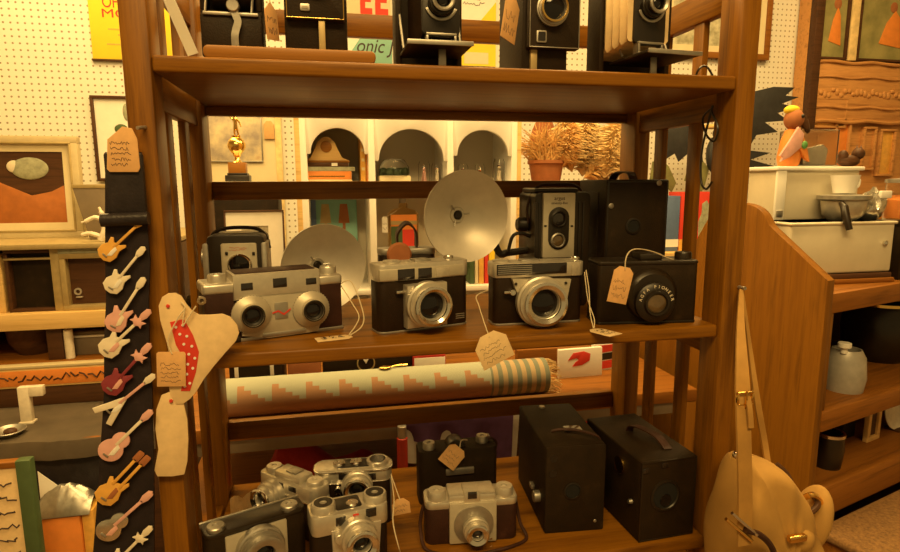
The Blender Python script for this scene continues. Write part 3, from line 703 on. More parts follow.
# ---- F: silver and brown camera in front of it
F = Fr(G(426, 546, ZB), G(517.5, 538.5, ZB)); w = F.w; h = F.z(473, 500.5)
t = thing('viewfinder_camera', 'silver topped camera with square front plate and small lens in front of the tagged camera', 'camera', F.o, F.rz, GB)
planbox(w, 0, .045, 0, h-.008, .011, .002).build('body', 'brownlea', t)
tp = planbox(w+.001, -.001, .046, h-.011, h, .011, .002).build('top_housing', 'silver', t)
x0, x1 = F.x(449.5, 525, -.005), F.x(496.5, 525, -.005)
MB().span(x0, x1, .000, .04, h-.004, h+.009, .0025).build('finder_housing', 'silver', tp)
MB().span(F.x(464, 490, -.002), F.x(480, 490, -.002), -.004, .03, h-.004, h+.014, .002).build('viewfinder', 'silver', tp)
fspan(MB(), F, 468, 492.5, 477, 499, -.0052, -.003, .0005).build('window', 'window', tp)
for px, py in ((436.5, 493), (504, 488.5)):
    q = F.top(px, py, h+.008); knob(MB(), q.x, min(max(q.y, .014), .03), h-.001, .0135, .0145, 32).build('knob', 'silver', tp)
MB().prism(rrect(x0, x1, .003, h-.001, .002), -.006, .002, .001).build('front_plate', 'plate', t)
q = F.p(474, 525, -.008); r = F.x(494, 525, -.008)-q.x
MB().lathe([(0, 0), (r, 0), (r*.97, .003), (r*.6, .004), (0, .004)], (q.x, -.0055, q.z), n=40).build('lens_disc', 'dull', t)
q = F.p(477, 533, -.02); lens(t, (q.x, q.z), -.008, .0195, .02, 'chrome', 'silver', 'window', .4)
q = F.p(491, 539, -.007); MB().lathe([(0, 0), (.0022, 0), (.0018, .0012), (0, .0012)], (q.x, -.0055, q.z), n=12).build('screw', 'chrome', t)
MB().tube(smooth_path([(-w/2-.001, .02, h-.012), (-w/2-.006, .016, h-.03), (-w/2-.007, .01, .02), (-w/2-.001, -.012, .003), (-w/2+.03, -.03, .003), (0, -.034, .003), (w/2-.02, -.024, .003), (w/2+.012, -.006, .003), (w/2+.006, .01, .02), (w/2+.001, .02, h-.014)]), .0026, 8).build('carry_strap', 'brownlea', t)
# ---- G: tall box camera
def box_cam(label, bl, br, ytop, depth, hole, hr, extra):
    F = Fr(G(*bl, ZB), G(*br, ZB)); w = F.w; xm = (bl[0]+br[0])/2; H = F.z(xm, ytop)
    t = thing('box_camera', label, 'camera', F.o, F.rz, GB)
    MB().span(-w/2, w/2, .001, depth, 0, H, .003, 3).build('body', 'blacklea', t)
    MB().prism(rrect(-w/2+.0005, w/2-.0005, .0005, H-.0005, .003), -.0015, .003, .0008).build('front_panel', 'blacklea', t)
    q = F.p(*hole, -.002); r = F.x(hole[0]+hr, hole[1], -.002)-q.x
    MB().lathe([(r*.92, -.002), (r*1.18, -.002), (r*1.15, .002), (r*1.0, .0025), (r*.92, .0005), (r*.92, -.002)], (q.x, -.001, q.z), n=36).build('lens_ring', 'black', t)
    MB().lathe([(0, .0006), (r*.94, .0006), (r*.94, .0011), (0, .0011)], (q.x, -.001, q.z), n=30).build('lens_opening', 'hole', t)
    return t, F, w, H
t, F, w, H = box_cam('tall black box camera with a small dark lens hole, left of the two tall boxes', (544, 533.5), (603, 529), 446, .17, (572.5, 491), 7.5, None)
for px, py in ((554, 459), (553, 474)):
    q = F.p(px, py, -.002); MB().lathe([(0, 0), (.006, 0), (.0055, .0012), (.004, .0012), (0, .0004)], (q.x, -.001, q.z), n=20).build('finder_window', 'black', t)
q = F.p(595, 521, -.002); MB().lathe([(0, 0), (.003, 0), (.002, .0014), (0, .0016)], (q.x, -.001, q.z), n=12).build('front_stud', 'dull', t)
MB().cyl((-w/2-.010, .03, .045), (-w/2+.001, .03, .045), .009).build('winding_key', 'dull', t)
MB().span(-w/2-.006, -w/2+.001, .058, .072, .04, .048, .002).build('side_catch', 'dull', t)
MB().lathe([(0, 0), (.0055, 0), (.005, .003), (0, .004)], (F.top(543, 409, H).x, .155, H-.0005), (0, 0, 1), 16).build('top_stud', 'dull', t)
MB().prism(rrect(-.012, .016, .0, .02, .002), -.0008, .0008, .0003, Matrix.Translation((.012, .05, H+.0008))@Matrix.Rotation(-PI/2, 4, 'X')).build('viewfinder_glass', 'window', t)
MB().ribbon(smooth_path([(-.022, .055, H+.0005), (-.01, .048, H+.006), (.012, .036, H+.009), (.03, .026, H+.007), (w/2-.003, .02, H+.001), (w/2+.0015, .016, H-.018)]), .007, .0014, side=(.3, 1, 0)).build('carry_strap', 'brownlea', t)
# ---- H: larger box camera
t, F, w, H = box_cam('larger black box camera with strap handle and round lens, right end of the bottom shelf', (637.5, 542.5), (692, 533), 459, .168, (665.5, 495.5), 12.5, None)
MB().frame(-w/2+.0005, w/2-.0005, .001, H-.001, .0022, -.0024, .0, .0006).build('front_trim', 'bakelite', t)
q = F.p(665.5, 496, -.002); MB().lathe([(0, 0), (.009, .001), (.0095, 0)], (q.x, -.0025, q.z-.006), n=20).build('lens_glass', 'lens', t)
for px, py in ((646, 471), (665, 465)):
    q = F.p(px, py, -.002); MB().prism(rrect(q.x-.005, q.x+.005, q.z-.004, q.z+.004, .001), -.003, -.001, .0004).build('finder_window', 'window', t)
MB().ribbon(smooth_path([(-.006, .10, H+.001), (-.004, .094, H+.012), (.002, .07, H+.016), (.010, .045, H+.013), (.014, .03, H+.004), (.014, .024, H+.0015)]), .013, .0018).build('carry_handle', 'brownlea', t)
MB().lathe([(0, 0), (.013, 0), (.013, .003), (.004, .005), (0, .005)], (-w/2-.0005, .055, H-.03), (-1, 0, 0), 24).build('winding_disc', 'gold', t)
MB().lathe([(0, 0), (.004, 0), (.003, .005), (0, .005)], (-w/2-.0005, .02, .055), (-1, 0, 0), 14).build('side_stud', 'dull', t)
# ---- loose tags on the bottom shelf
a = G(236, 481, ZB+.004); a.z = ZB
t = thing('crumpled_tag', 'crumpled yellow tag lying behind the corner camera', 'tag', W(244, 488, .20), .2)
t.location.z = ZB
mb = MB(); n = 7
bm2 = bmesh.new(); vv = [[bm2.verts.new((-.022+.044*i/n, .004*math.sin(i*2.1+j), .001+.038*j/4+(.003*math.sin(i*1.7) if j in (0, 4) else 0)*(j > 0))) for i in range(n+1)] for j in range(5)]
for j in range(4):
    for i in range(n): bm2.faces.new((vv[j][i], vv[j][i+1], vv[j+1][i+1], vv[j+1][i]))
g = bmesh.ops.solidify(bm2, geom=list(bm2.faces), thickness=.001); mb.put(bm2); mb.build('card', 'paper', t)
p = W(400, 499.5, .10); p.z += 0
price_tag('small brown tag hanging between the dial camera and the tagged camera', W(400, 499, .09), (.0, -.1, 0), .027, .025,
          [smooth_path([W(400, 500, .0892), W(395, 486, .10), W(391, 474, .13)]), smooth_path([W(391, 474, .13), W(394, 500, .07), W(393, 522, .03), W(399, 548, .01), G(402, 556, ZB+.002)])], 'paper2', 31, 2, .3)

# ============================================================ TOP SHELF
GT = 'vintage cameras on the top shelf'
a, b = W(203, 57, .006), W(371, 66, .006)
t = tag(MB().prism(rrect(-.0955, .0955, 0, .014, .006), 0, .11, .002).build('wooden_board', 'board', None, (a.x+.0955, .006, ZT)), 'thin rounded wooden board lying at the left front of the top shelf', 'board')
BZ = ZT+.014
def bellows(mb, F, x0, x1, z0, z1, y0, y1, n, amp=.004, tap=.78):
    t_ = bmesh.new(); rings = []
    cx, cz = (x0+x1)/2, (z0+z1)/2
    for i in range(2*n+1):
        f = i/(2*n); s = 1-(1-tap)*f; e = amp if i % 2 else 0; hw, hh = (x1-x0)/2*s-e, (z1-z0)/2*s-e
        y = y0+(y1-y0)*f
        rings.append([t_.verts.new((cx+a*hw, y, cz+b*hh)) for a, b in ((-1, -.9), (-.9, -1), (.9, -1), (1, -.9), (1, .9), (.9, 1), (-.9, 1), (-1, .9))])
    for a, b in zip(rings, rings[1:]):
        for k in range(8): t_.faces.new((a[k], a[(k+1) % 8], b[(k+1) % 8], b[k]))
    t_.faces.new(rings[0]); t_.faces.new(rings[-1]); bmesh.ops.recalc_face_normals(t_, faces=list(t_.faces)); return mb.put(t_)
def folding(label, F, H, d, bedz, bedlen, lc, lr, bmat, bed_w, leg_x, bel=(.7, .9)):
    w = F.w; t = thing('folding_camera', label, 'camera', F.o, F.rz, GT)
    MB().frame(-w/2, w/2, 0, H, .008, 0, d, .002).build('body', 'blacklea', t)
    MB().span(-w/2+.006, w/2-.006, d-.012, d-.002, .006, H-.006).build('back_door', 'blacklea', t)
    MB().span(-bed_w/2, bed_w/2, -bedlen, .003, bedz-.004, bedz, .001).build('bed', 'blacklea', t)
    MB().span(-bed_w/2-.001, bed_w/2+.001, -bedlen-.0015, -bedlen+.001, bedz-.0045, bedz+.001, .0006).build('bed_trim', 'dull', t)
    MB().prism([(leg_x-.005, 0), (leg_x+.005, 0), (leg_x+.0045, bedz-.004), (leg_x-.0045, bedz-.004)], -bedlen*.72, -bedlen*.72+.0025, .0005).build('support_leg', 'dull', t)
    yl = -bedlen*.62; cx, cz = lc; sw = lr*1.45
    bellows(MB(), F, cx-w*bel[0]/2, cx+w*bel[0]/2, bedz+.006, H-.02, d-.012, yl+.004, 5).build('bellows', bmat, t)
    st = MB().prism(rrect(cx-sw, cx+sw, bedz+.014, cz+lr*1.5, .006), yl, yl+.006, .001).build('lens_standard', 'black', t)
    lens(t, (cx, cz), yl, lr, .018, 'dull', 'black', 'lens', .5)
    MB().prism(arc(cx, cz, lr*1.28, 200, 340, 16)+arc(cx, cz, lr*1.06, 340, 200, 16), yl-.003, yl+.001, .0004).build('shutter_scale', 'dull', st)
    MB().frame(cx-sw*.8, cx+sw*.8, bedz, bedz+.016, .003, yl-.004, yl+.008, .0006).build('standard_slide', 'dull', t)
    for sx in (-1, 1):
        MB().tube([(sx*bed_w*.47, -bedlen*.30, bedz+.002), (sx*bed_w*.49, .002, bedz+.05)], .0018, 6).build('bed_brace', 'dull', t)
    MB().ribbon(smooth_path([(-.02, d*.4, H), (-.018, d*.4, H+.01), (.018, d*.4, H+.01), (.02, d*.4, H)], 4), .012, .002, side=(0, 1, 0)).build('carry_handle', 'brownlea', t)
    return t
# cam 1 : on the board, leg upright
def fr_top(x0, x1, Y, z, py): return fr_y(x0, x1, Y, z, py)
F = fr_top(201, 263, .075, BZ, 40); w = F.w
t = thing('folding_camera', 'black folding camera with wavy metal leg, leftmost on the wooden board', 'camera', F.o, F.rz, GT)
zb = F.z(232, 13.5)
MB().span(-w/2, w/2, 0, .045, 0, zb, .003).build('bed_panel', 'blacklea', t)
MB().frame(-w/2, w/2, zb-.002, zb+.10, .007, .006, .045, .002).build('body', 'blacklea', t)
MB().span(-w/2+.005, w/2-.005, .034, .042, zb, zb+.094).build('back_door', 'blacklea', t)
bellows(MB(), F, -w*.36, w*.36, zb+.01, zb+.086, .034, -.01, 5).build('bellows', 'leather', t)
q = F.p(235, 9, -.01); mb = MB(); c = F.x(236, 30)
pts = [(F.x(x, y, -.006), -.006, F.z(x, y, -.006)) for x, y in ((233, 9), (236, 16), (238, 22), (236, 30), (235, 38))]+[(F.x(236, 47, -.004), -.004, .0)]
mb.ribbon(smooth_path(pts, 5), .0085, .0025, side=(1, 0, 0)); mb.build('support_leg', 'dull', t)
MB().cyl((pts[0][0], -.010, pts[0][2]+.004), (pts[0][0], .001, pts[0][2]+.004), .0075).build('leg_knob', 'dull', t)
MB().span(-w/2+.004, w/2-.004, -.003, .001, zb-.003, zb+.001, .0008).build('bed_trim', 'dull', t)
lens(t, (0, zb+.046), -.012, .02, .016, 'dull', 'black', 'lens', .5)
for x in (-w*.40, w*.34): MB().tube([(x, -.002, zb+.001), (x+.004, .008, zb+.05)], .0016, 6).build('bed_brace', 'dull', t)
p = W(270, 3, .06)
price_tag('brown tag hanging from the leftmost folding camera on the board', p, (0, -.08, .9), .021, .042, [smooth_path([p, W(268, -6, .075), W(262, -12, .085)])], 'paper2', 41, 2, .42)
# cam 2 : box camera on the board
F = fr_top(285, 348, .06, BZ, 40); w = F.w; zb = F.z(316, 20.5)
t = thing('box_camera', 'black box camera with light-edged front panel, right end of the wooden board', 'camera', F.o, F.rz, GT)
MB().span(-w/2, w/2, .006, .09, 0, .145, .004).build('body', 'blacklea', t)
fp = MB().prism(rrect(-w/2+.002, w/2-.003, zb, .143, .002), -.004, .007, .001).build('front_panel', 'blacklea', t)
MB().frame(-w/2+.003, w/2-.004, zb+.001, .142, .0012, -.0046, -.003, .0003).build('panel_edge', 'gold', fp)
q0, q1 = F.p(300, 11, -.005), F.p(310, 11, -.005); 
wn = MB().prism(rrect(q0.x, q1.x, F.z(305, 11, -.005), .062, .002), -.006, -.003, .0008).build('finder_frame', 'dull', fp)
MB().prism(rrect(q0.x+.002, q1.x-.002, F.z(305, 11, -.005)+.003, .059, .001), -.0066, -.0055).build('finder_glass', 'clear_window', wn)
lens(t, (.0, .095), -.003, .021, .014, 'dull', 'black', 'lens', .5)
x = F.x(322, 33, -.002); MB().span(x-.004, x+.004, -.002, .0005, 0, zb, .0008).build('support_leg', 'goldframe', t)
# cam 3 and cam 5 : folding cameras with dropped beds
F = fr_top(396, 462, .085, ZT, 55); k = K(441, 38, .02)
folding('black folding camera with lowered bed and black bellows, middle of the top shelf', F, .15, .035, F.z(441, 41.5, -.078), .08, (F.x(441, 5, -.05), F.z(441, 3, -.05)), .0165, 'leather', .079, F.x(442, 52, -.055))
F = fr_top(597, 672, .080, ZT, 60); F.rz += .10
F.m = Matrix.Translation(F.o)@Matrix.Rotation(F.rz, 4, 'Z'); F.i = F.m.inverted()
folding('black folding camera with pale tan bellows and lowered bed, right end of the top shelf', F, .15, .035, F.z(655, 49.5, -.085), .087, (F.x(651, 7, -.054), F.z(651, 6, -.054)), .0165, 'paper', .080, F.x(653, 58, -.06))
# cam 4 : box camera with round lens and square badge
F = fr_top(522, 577, .05, ZT, 58); w = F.w; zb = F.z(550, 50)
t = thing('box_camera', 'black box camera with round lens and small square badge, top shelf', 'camera', F.o, F.rz, GT)
MB().span(-w/2+.001, w/2-.012, .004, .11, 0, .15, .003).build('body', 'blacklea', t)
fp = MB().prism(rrect(-w/2+.006, w/2, zb, .152, .003), -.008, .005, .0015).build('front_panel', 'blacklea', t)
MB().frame(-w/2+.007, w/2-.001, zb+.001, .151, .0011, -.0086, -.007, .0003).build('panel_edge', 'dull', fp)
q = F.p(553, 8.5, -.012); lens(t, (q.x, q.z), -.008, .0215, .012, 'gold', 'dull', 'lens', .66)
q = F.p(541.5, 36.5, -.009); bd = MB().prism(rrect(q.x-.007, q.x+.007, q.z-.0075, q.z+.0075, .002), -.010, -.007, .0006).build('finder_frame', 'dull', fp)
MB().prism(rrect(q.x-.005, q.x+.005, q.z-.0055, q.z+.0055, .0015), -.0108, -.0095).build('finder_glass', 'window', bd)
x = F.x(534, 58, -.001); MB().span(x-.0045, x+.0045, -.001, .005, 0, zb, .0008).build('support_leg', 'goldframe', t)
p = W(514, -3, .045)
price_tag('orange-tan tag hanging at the left side of the box camera with square badge', p, (0, .22, .62), .030, .056, [smooth_path([p, W(518, -10, .05), W(524, -18, .055)])], 'paper2', 44, 2, .34)
# plastic strip and cable
a, b = W(164, -12, -.004), W(193, 52.5, .004)
b.z = ZT+.002
t = tag(MB().ribbon([a, b], .0115, .002, side=(.9, .1, -.4)).build('plastic_strip', 'frosted'), 'clear plastic strip slanting down to the left end of the top shelf', 'strip')
mb = MB(); R_ = A+.010
cab = [W(695, 75, .06), W(699, 69, .055), W(707, 67, .055), W(714, 72, .06)]
cab2 = [WX(712, 108, A-.004), WX(703, 118, A-.006), WX(706, 134, A-.006), WX(714, 141, A-.006), WX(718, 128, A-.006), WX(712, 112, A-.005)]
tag(MB().tube(smooth_path([Vector((cab[0].x, cab[0].y, ZT+.0025))]+cab[1:3]+[Vector((cab[3].x+.004, cab[3].y, ZT+.002))]), .0016, 6).build('cable_loop', 'bakelite'), 'small black cable loop on the right front of the top shelf', 'cable')
tag(MB().tube(smooth_path(cab2+cab2[:1]+[WX(702, 150, A-.005), WX(701, 180, A-.005), WX(706, 189, A-.005), WX(712, 182, A-.005)]), .0016, 6).build('hanging_cable', 'bakelite'), 'coiled black cable hanging inside the right side of the shelf unit', 'cable')
# ============================================================ BEHIND THE SHELF UNIT
def slot(x0, x1, y0, y1, Y):
    xm, ym = (x0+x1)/2, (y0+y1)/2
    return W(x0, ym, Y).x, W(x1, ym, Y).x, W(xm, y0, Y).z, W(xm, y1, Y).z
def simple(name, mb, mat, label, cat, loc, rz=0, group=None):
    return tag(mb.build(name, mat, None, loc, (0, 0, rz)), label, cat, group)
# ---- long counter behind
CT = .787
ct = thing('display_counter', 'long dark counter behind the shelf unit carrying rug and white arched cabinet', 'counter', (0, .9, 0))
MB().span(-.505, .66, -.44, .36, CT-.03, CT, .004).build('counter_top', 'oak_x', ct)
MB().span(-.48, .63, -.43, -.415, .728, CT-.031, .001).build('front_panel', 'greycloth', ct)
MB().span(-.505, .66, -.465, .36, .575, .60, .003).build('lower_shelf', 'oak_x', ct)
for x in (-.483, .638):
    for y in (-.42, .34): MB().span(x-.02, x+.02, y-.02, y+.02, 0, CT-.03, .003).build('leg', 'oak_z', ct)
# ---- rolled rug
zr_ = (W(235, 376.5, .525).z+W(540, 361, .525).z)/2; r_ = (zr_-CT)/2
def rugmat():
    m, nt, b = newmat('woven_rug'); t = nt.nodes.new('ShaderNodeTexCoord'); sp = nt.nodes.new('ShaderNodeSeparateXYZ')
    nt.links.new(t.outputs['Object'], sp.inputs[0])
    def mth(op, a, bb=None):
        n = nt.nodes.new('ShaderNodeMath'); n.operation = op
        for i, q in enumerate((a, bb)):
            if q is None: continue
            if isinstance(q, (int, float)): n.inputs[i].default_value = q
            else: nt.links.new(q, n.inputs[i])
        return n.outputs[0]
    P_ = .068
    u = mth('FRACT', mth('DIVIDE', mth('ADD', sp.outputs['X'], 1.0), P_))
    st = mth('DIVIDE', mth('FLOOR', mth('MULTIPLY', u, 5)), 5)
    edge = mth('SUBTRACT', r_*.80, mth('MULTIPLY', st, r_*.95))
    f = mth('GREATER_THAN', sp.outputs['Z'], edge)
    band = mth('GREATER_THAN', sp.outputs['X'], .215)
    w2 = mth('FRACT', mth('DIVIDE', sp.outputs['X'], .022)); b2 = mth('GREATER_THAN', w2, .5)
    def mix(fac, a, c):
        n = nt.nodes.new('ShaderNodeMix'); n.data_type = 'RGBA'; nt.links.new(fac, n.inputs[0])
        for i, q in ((6, a), (7, c)):
            if isinstance(q, tuple): n.inputs[i].default_value = (*q, 1)
            else: nt.links.new(q, n.inputs[i])
        return n.outputs[2]
    c1 = mix(f, (.40, .22, .12), (.40, .42, .33)); c2 = mix(b2, (.46, .34, .20), (.20, .22, .17))
    nt.links.new(mix(band, c1, c2), b.inputs['Base Color']); b.inputs['Roughness'].default_value = .95
    wv = nt.nodes.new('ShaderNodeTexWave'); wv.inputs['Scale'].default_value = 240; nt.links.new(t.outputs['Object'], wv.inputs['Vector'])
    bump(nt, b, wv.outputs['Fac'], .4, .001); return m
M['rug'] = rugmat()
rx0, rx1 = W(222, 380, .52).x, W(545, 375, .52).x
rl = rx1-rx0
t = thing('rolled_rug', 'rolled woven rug with stepped teal and rust pattern on the counter', 'rug', ((rx0+rx1)/2, .525, CT+r_))
mb = MB(); sec = []
for i in range(40):
    a = 2*PI*i/40; sec.append((r_*math.cos(a)*1.05, r_*math.sin(a)))
mb.prism(sec, -rl/2, rl/2, 0, Matrix.Rotation(PI/2, 4, 'Z')); mb.build('roll', 'rug', t)
mb = MB(); rnd = random.Random(5)
for i in range(90):
    a = rnd.random()*2*PI; rr = r_*(.55+.5*rnd.random()); y, z = rr*math.cos(a), rr*math.sin(a)
    L = .02+.014*rnd.random(); mb.tube([(rl/2-.001, y, z), (rl/2+L*.5, y+rnd.uniform(-.003, .003), z-.002), (rl/2+L, y+rnd.uniform(-.006, .006), max(z-.010, -r_+.002))], .0011, 4)
tag(mb.build('fringe', 'straw2', t), kind='stuff')
# ---- things standing on the counter behind the rug
def oncounter(name, label, cat, px0, px1, pytop, Y, d, mat, group=None, bev=.004):
    x0, x1, zt, _ = slot(px0, px1, pytop, pytop+10, Y)
    t = thing(name, label, cat, ((x0+x1)/2, Y, CT), 0, group)
    MB().span(-(x1-x0)/2, (x1-x0)/2, 0, d, 0, zt-CT, bev).build('body', mat, t); return t, (x1-x0), zt-CT
t, w, h = oncounter('carry_case', 'black case with two pale latches behind the left end of the rug', 'case', 228, 282, 352, .60, .12, 'blacklea')
for f in (-.36, .30): MB().span(w*f-.004, w*f+.004, -.004, .001, h-.055, h-.008, .001).build('latch', 'white', t)
MB().span(-w/2+.004, w/2-.004, -.002, .002, h-.03, h-.016, .001).build('pale_band', 'goldframe', t)
t, w, h = oncounter('clay_block', 'rust coloured block between the black case and the emblem box behind the rug', 'block', 287, 320, 350, .60, .06, 'terracotta')
MB().span(-w/2+.006, w/2-.006, .006, .054, h-.001, h+.012, .002).build('lid', 'terracotta', t)
t, w, h = oncounter('emblem_box', 'dark box with a round pale emblem behind the rug', 'box', 322, 412, 346, .61, .14, 'blacklea')
c = W(366, 363, .608)
MB().lathe([(.018, 0), (.021, 0), (.021, .002), (.018, .002), (.018, 0)], (c.x-t.location.x, -.0005, c.z-CT), n=36).build('emblem_ring', 'goldframe', t)
MB().prism([(-.008, .006), (0, -.008), (.008, .006), (.005, .008), (0, .001), (-.005, .008)], -.0025, .0, .0003).build('emblem', 'white', t, (c.x-t.location.x, -.0005, c.z-CT+.006))
t, w, h = oncounter('book', 'dark red book lying behind the rug near the hanging price tag', 'book', 413, 446, 355, .60, .12, 'redcloth', None)
MB().span(-w/2+.003, w/2-.002, -.0008, .11, .005, h-.006, .001).build('pages', 'white', t)
MB().lathe([(0, 0), (.02, 0), (.026, .012), (.022, .016), (0, .016)], (0, 0, 0), (0, 0, 1), 24)
t, w, h = oncounter('wooden_plank', 'short brown plank standing behind the fringed end of the rug', 'plank', 517, 558, 349, .64, .02, 'oak_x')
t = thing('brass_spoon', 'small brass spoon lying on the rug under the shelf edge', 'spoon', (W(385, 369, .53).x, .525, CT+2*r_+.0015), .1)
MB().ball((0, 0, 0.0025), (.014, .010, .0035)).build('bowl', 'gold', t)
MB().tube([(.010, 0, .002), (.028, .001, .004), (.05, .002, .003)], .002, 6).build('handle', 'gold', t)
# painting leaning at the right end
x0, x1, zt, zb = slot(559, 603, 349, 380, .60)
t = thing('painted_panel', 'white panel painted with a red shape, right of the rug fringe', 'painting', ((x0+x1)/2, .60, CT), .05, None, (-.05, 0, .05))
w = x1-x0; h = zt-CT
MB().span(-w/2, w/2, 0, .012, 0, h, .001).build('panel', 'white', t)
blob = [(w*(-.30), h*.62), (-w*.18, h*.86), (w*.06, h*.90), (w*.22, h*.80), (w*.20, h*.56), (w*.02, h*.42), (-w*.2, h*.40), (-w*.12, h*.55), (-w*.05, h*.60), (-w*.1, h*.68)]
MB().prism(blob[::-1], -.0012, .001, .0002).build('red_shape', 'redink', t)
x2 = W(617, 362, .64).x; x1b = W(598, 362, .64).x
t = thing('striped_panel', 'red and black striped panel beside the white painted panel', 'painting', ((x1b+x2)/2, .64, CT), .04); w = x2-x1b+.03
MB().span(-w/2, w/2, 0, .012, 0, h*.96, .001).build('panel', 'white', t)
for i, (a, b, m) in enumerate(((.02, .30, 'redink'), (.34, .58, 'black'), (.62, .9, 'redink'))):
    MB().prism([(-w/2, h*a), (w/2, h*(a+.10)), (w/2, h*min(b+.10, .95)), (-w/2, h*b)], -.0012, .001).build('stripe', m, t)
# ---- cloths and things on the lower shelf of the counter
LS = .60
def drape(name, label, px0, px1, Y, depth, hgt, mat, seed, z=LS):
    x0, x1 = W(px0, 450, Y).x, W(px1, 450, Y).x; rnd = random.Random(seed); nx, ny = 26, 14; b_ = bmesh.new(); v = []
    ph = [rnd.uniform(0, 6) for _ in range(4)]
    for j in range(ny+1):
        row = []
        for i in range(nx+1):
            u, q = i/nx, j/ny; e = min(1, 6*u, 6*(1-u))*min(1, 5*q, 5*(1-q))
            hh = hgt*(.55+.25*math.sin(5*u+ph[0])+.2*math.sin(7*q+4*u+ph[1]))*e**.6
            row.append(b_.verts.new(((u-.5)*(x1-x0)+.01*math.sin(9*q+ph[2]), q*depth+.01*math.sin(8*u+ph[3]), .001+max(0, hh))))
        v.append(row)
    for j in range(ny):
        for i in range(nx): b_.faces.new((v[j][i], v[j][i+1], v[j+1][i+1], v[j+1][i]))
    ed = [e for e in b_.edges if e.is_boundary]; r = bmesh.ops.extrude_edge_only(b_, edges=ed)
    for g in r['geom']:
        if isinstance(g, bmesh.types.BMVert): g.co.z = 0
    return simple(name, MB().put(b_), mat, label, 'cloth', ((x0+x1)/2, Y, z))
drape('folded_cloth', 'dark red cloth bundled behind the small cameras on the bottom shelf', 258, 386, .440, .20, .150, 'redcloth', 3)
def hang(name, label, top, bot, Y, mat, seed, over=.07):
    """a cloth lying on the counter and hanging down over its front edge"""
    n = 30; b_ = bmesh.new(); rows = []
    a0, a1 = W(top[0], 412, Y).x, W(top[1], 412, Y).x; c0, c1 = W(bot[0], bot[2], Y).x, W(bot[1], bot[3], Y).x; zl, zr_2 = W(bot[0], bot[2], Y).z, W(bot[1], bot[3], Y).z
    steps = [(over, 0), (over*.5, 0), (.012, 0), (0, .004), (-.004, .02)]+[(-.004, None)]*5
    for k, (y_, dz) in enumerate(steps):
        row = []
        for i in range(n+1):
            u = i/n; f = max(0, (k-4)/5); z = CT+.0022-(dz or .02)+0 if k < 5 else (CT-.018)*(1-f)+(zl+(zr_2-zl)*u)*f
            x = (a0+(a1-a0)*u)*(1-f)+(c0+(c1-c0)*u)*f
            row.append(b_.verts.new((x, .46+y_-.002-(.006*math.sin(u*17+seed)*f if k > 4 else 0)-(seed*.0008), z+(seed*.0012 if k < 4 else 0))))
        rows.append(row)
    for a, b in zip(rows, rows[1:]):
        for i in range(n): b_.faces.new((a[i], a[i+1], b[i+1], b[i]))
    bmesh.ops.solidify(b_, geom=list(b_.faces), thickness=.0008)
    return simple(name, MB().put(b_), mat, label, 'cloth', (0, 0, 0))
hang('hanging_cloth', 'pale cloth hanging over the counter front below the purple cloth', (404, 520), (404, 516, 462, 478), .45, 'white', 1)
hang('hanging_cloth', 'purple cloth hanging over the counter front behind the black three knob camera', (406, 514), (408, 512, 441, 462), .446, 'purple', 5)
x = W(404, 440, .44)
t = thing('red_tube', 'red tube with a pale cap standing behind the dial camera', 'tube', (x.x-.003, .4475, LS))
MB().cyl((0, 0, 0), (0, 0, .140), .0115).build('barrel', 'redinkdark', t); MB().cyl((0, 0, .140), (0, 0, .166), .0095).build('cap', 'dull', t)
x0, x1, zt, zb = slot(572, 616, 405, 420, .52)
simple('red_box', MB().span(-.05, .05, 0, .12, 0, .150, .003), 'redink', 'red box behind the two black box cameras', 'box', ((x0+x1)/2, .50, LS))
# ---- white arched cabinet
cab = thing('arched_cabinet', 'white cabinet with three arched openings seen above the middle shelf', 'cabinet', (.057, .9, CT))
cx0, cx1 = -.243-.057, .353-.057; ctop = 1.475-CT; s1 = W(400, 183.5, .94).z-CT; s2 = .975-CT; dp = .20
divs = [cx0+.009, W(372, 170, .9).x-.057, W(450.5, 170, .9).x-.057, cx1-.009]
for i, x in enumerate(divs): MB().span(x-.009, x+.009, 0, dp, 0, ctop, .001).build('upright', 'wpaint', cab)
MB().span(cx0-.012, cx0+.001, -.004, dp, 0, ctop, .001).build('side_edge', 'pine', cab)
MB().span(cx1-.001, cx1+.010, -.004, dp, 0, ctop, .001).build('side_edge', 'pine', cab)
for z in (.0, s2-.014, s1-.014, ctop-.014): MB().span(cx0, cx1, .003, dp, z, z+.014, .001).build('shelf_board', 'wpaint', cab)
MB().span(cx0, cx1, dp-.006, dp, 0, ctop).build('back_panel', 'wallpaint', cab)
for i in range(3):
    a, b = divs[i]+.009, divs[i+1]-.009; w = b-a; zt = W(410, 129, .9).z-CT; r = w/2-.010
    zs_ = zt-r*.92
    ar = [((a+b)/2+r*math.cos(math.radians(q)), zs_+r*.92*math.sin(math.radians(q))) for q in range(0, 181, 9)]
    pts = [(a, ctop), (a, zs_-.003), (a+.008, zs_-.003)]+ar[::-1]+[(b-.008, zs_-.003), (b, zs_-.003), (b, ctop)]
    MB().prism(pts, -.003, .012, .0008).build('arch', 'wpaint', cab)
C0 = Vector((.057, .9, CT))
def incab(px, Y, s): return Vector((W(px, 170, Y).x, Y, CT+s))
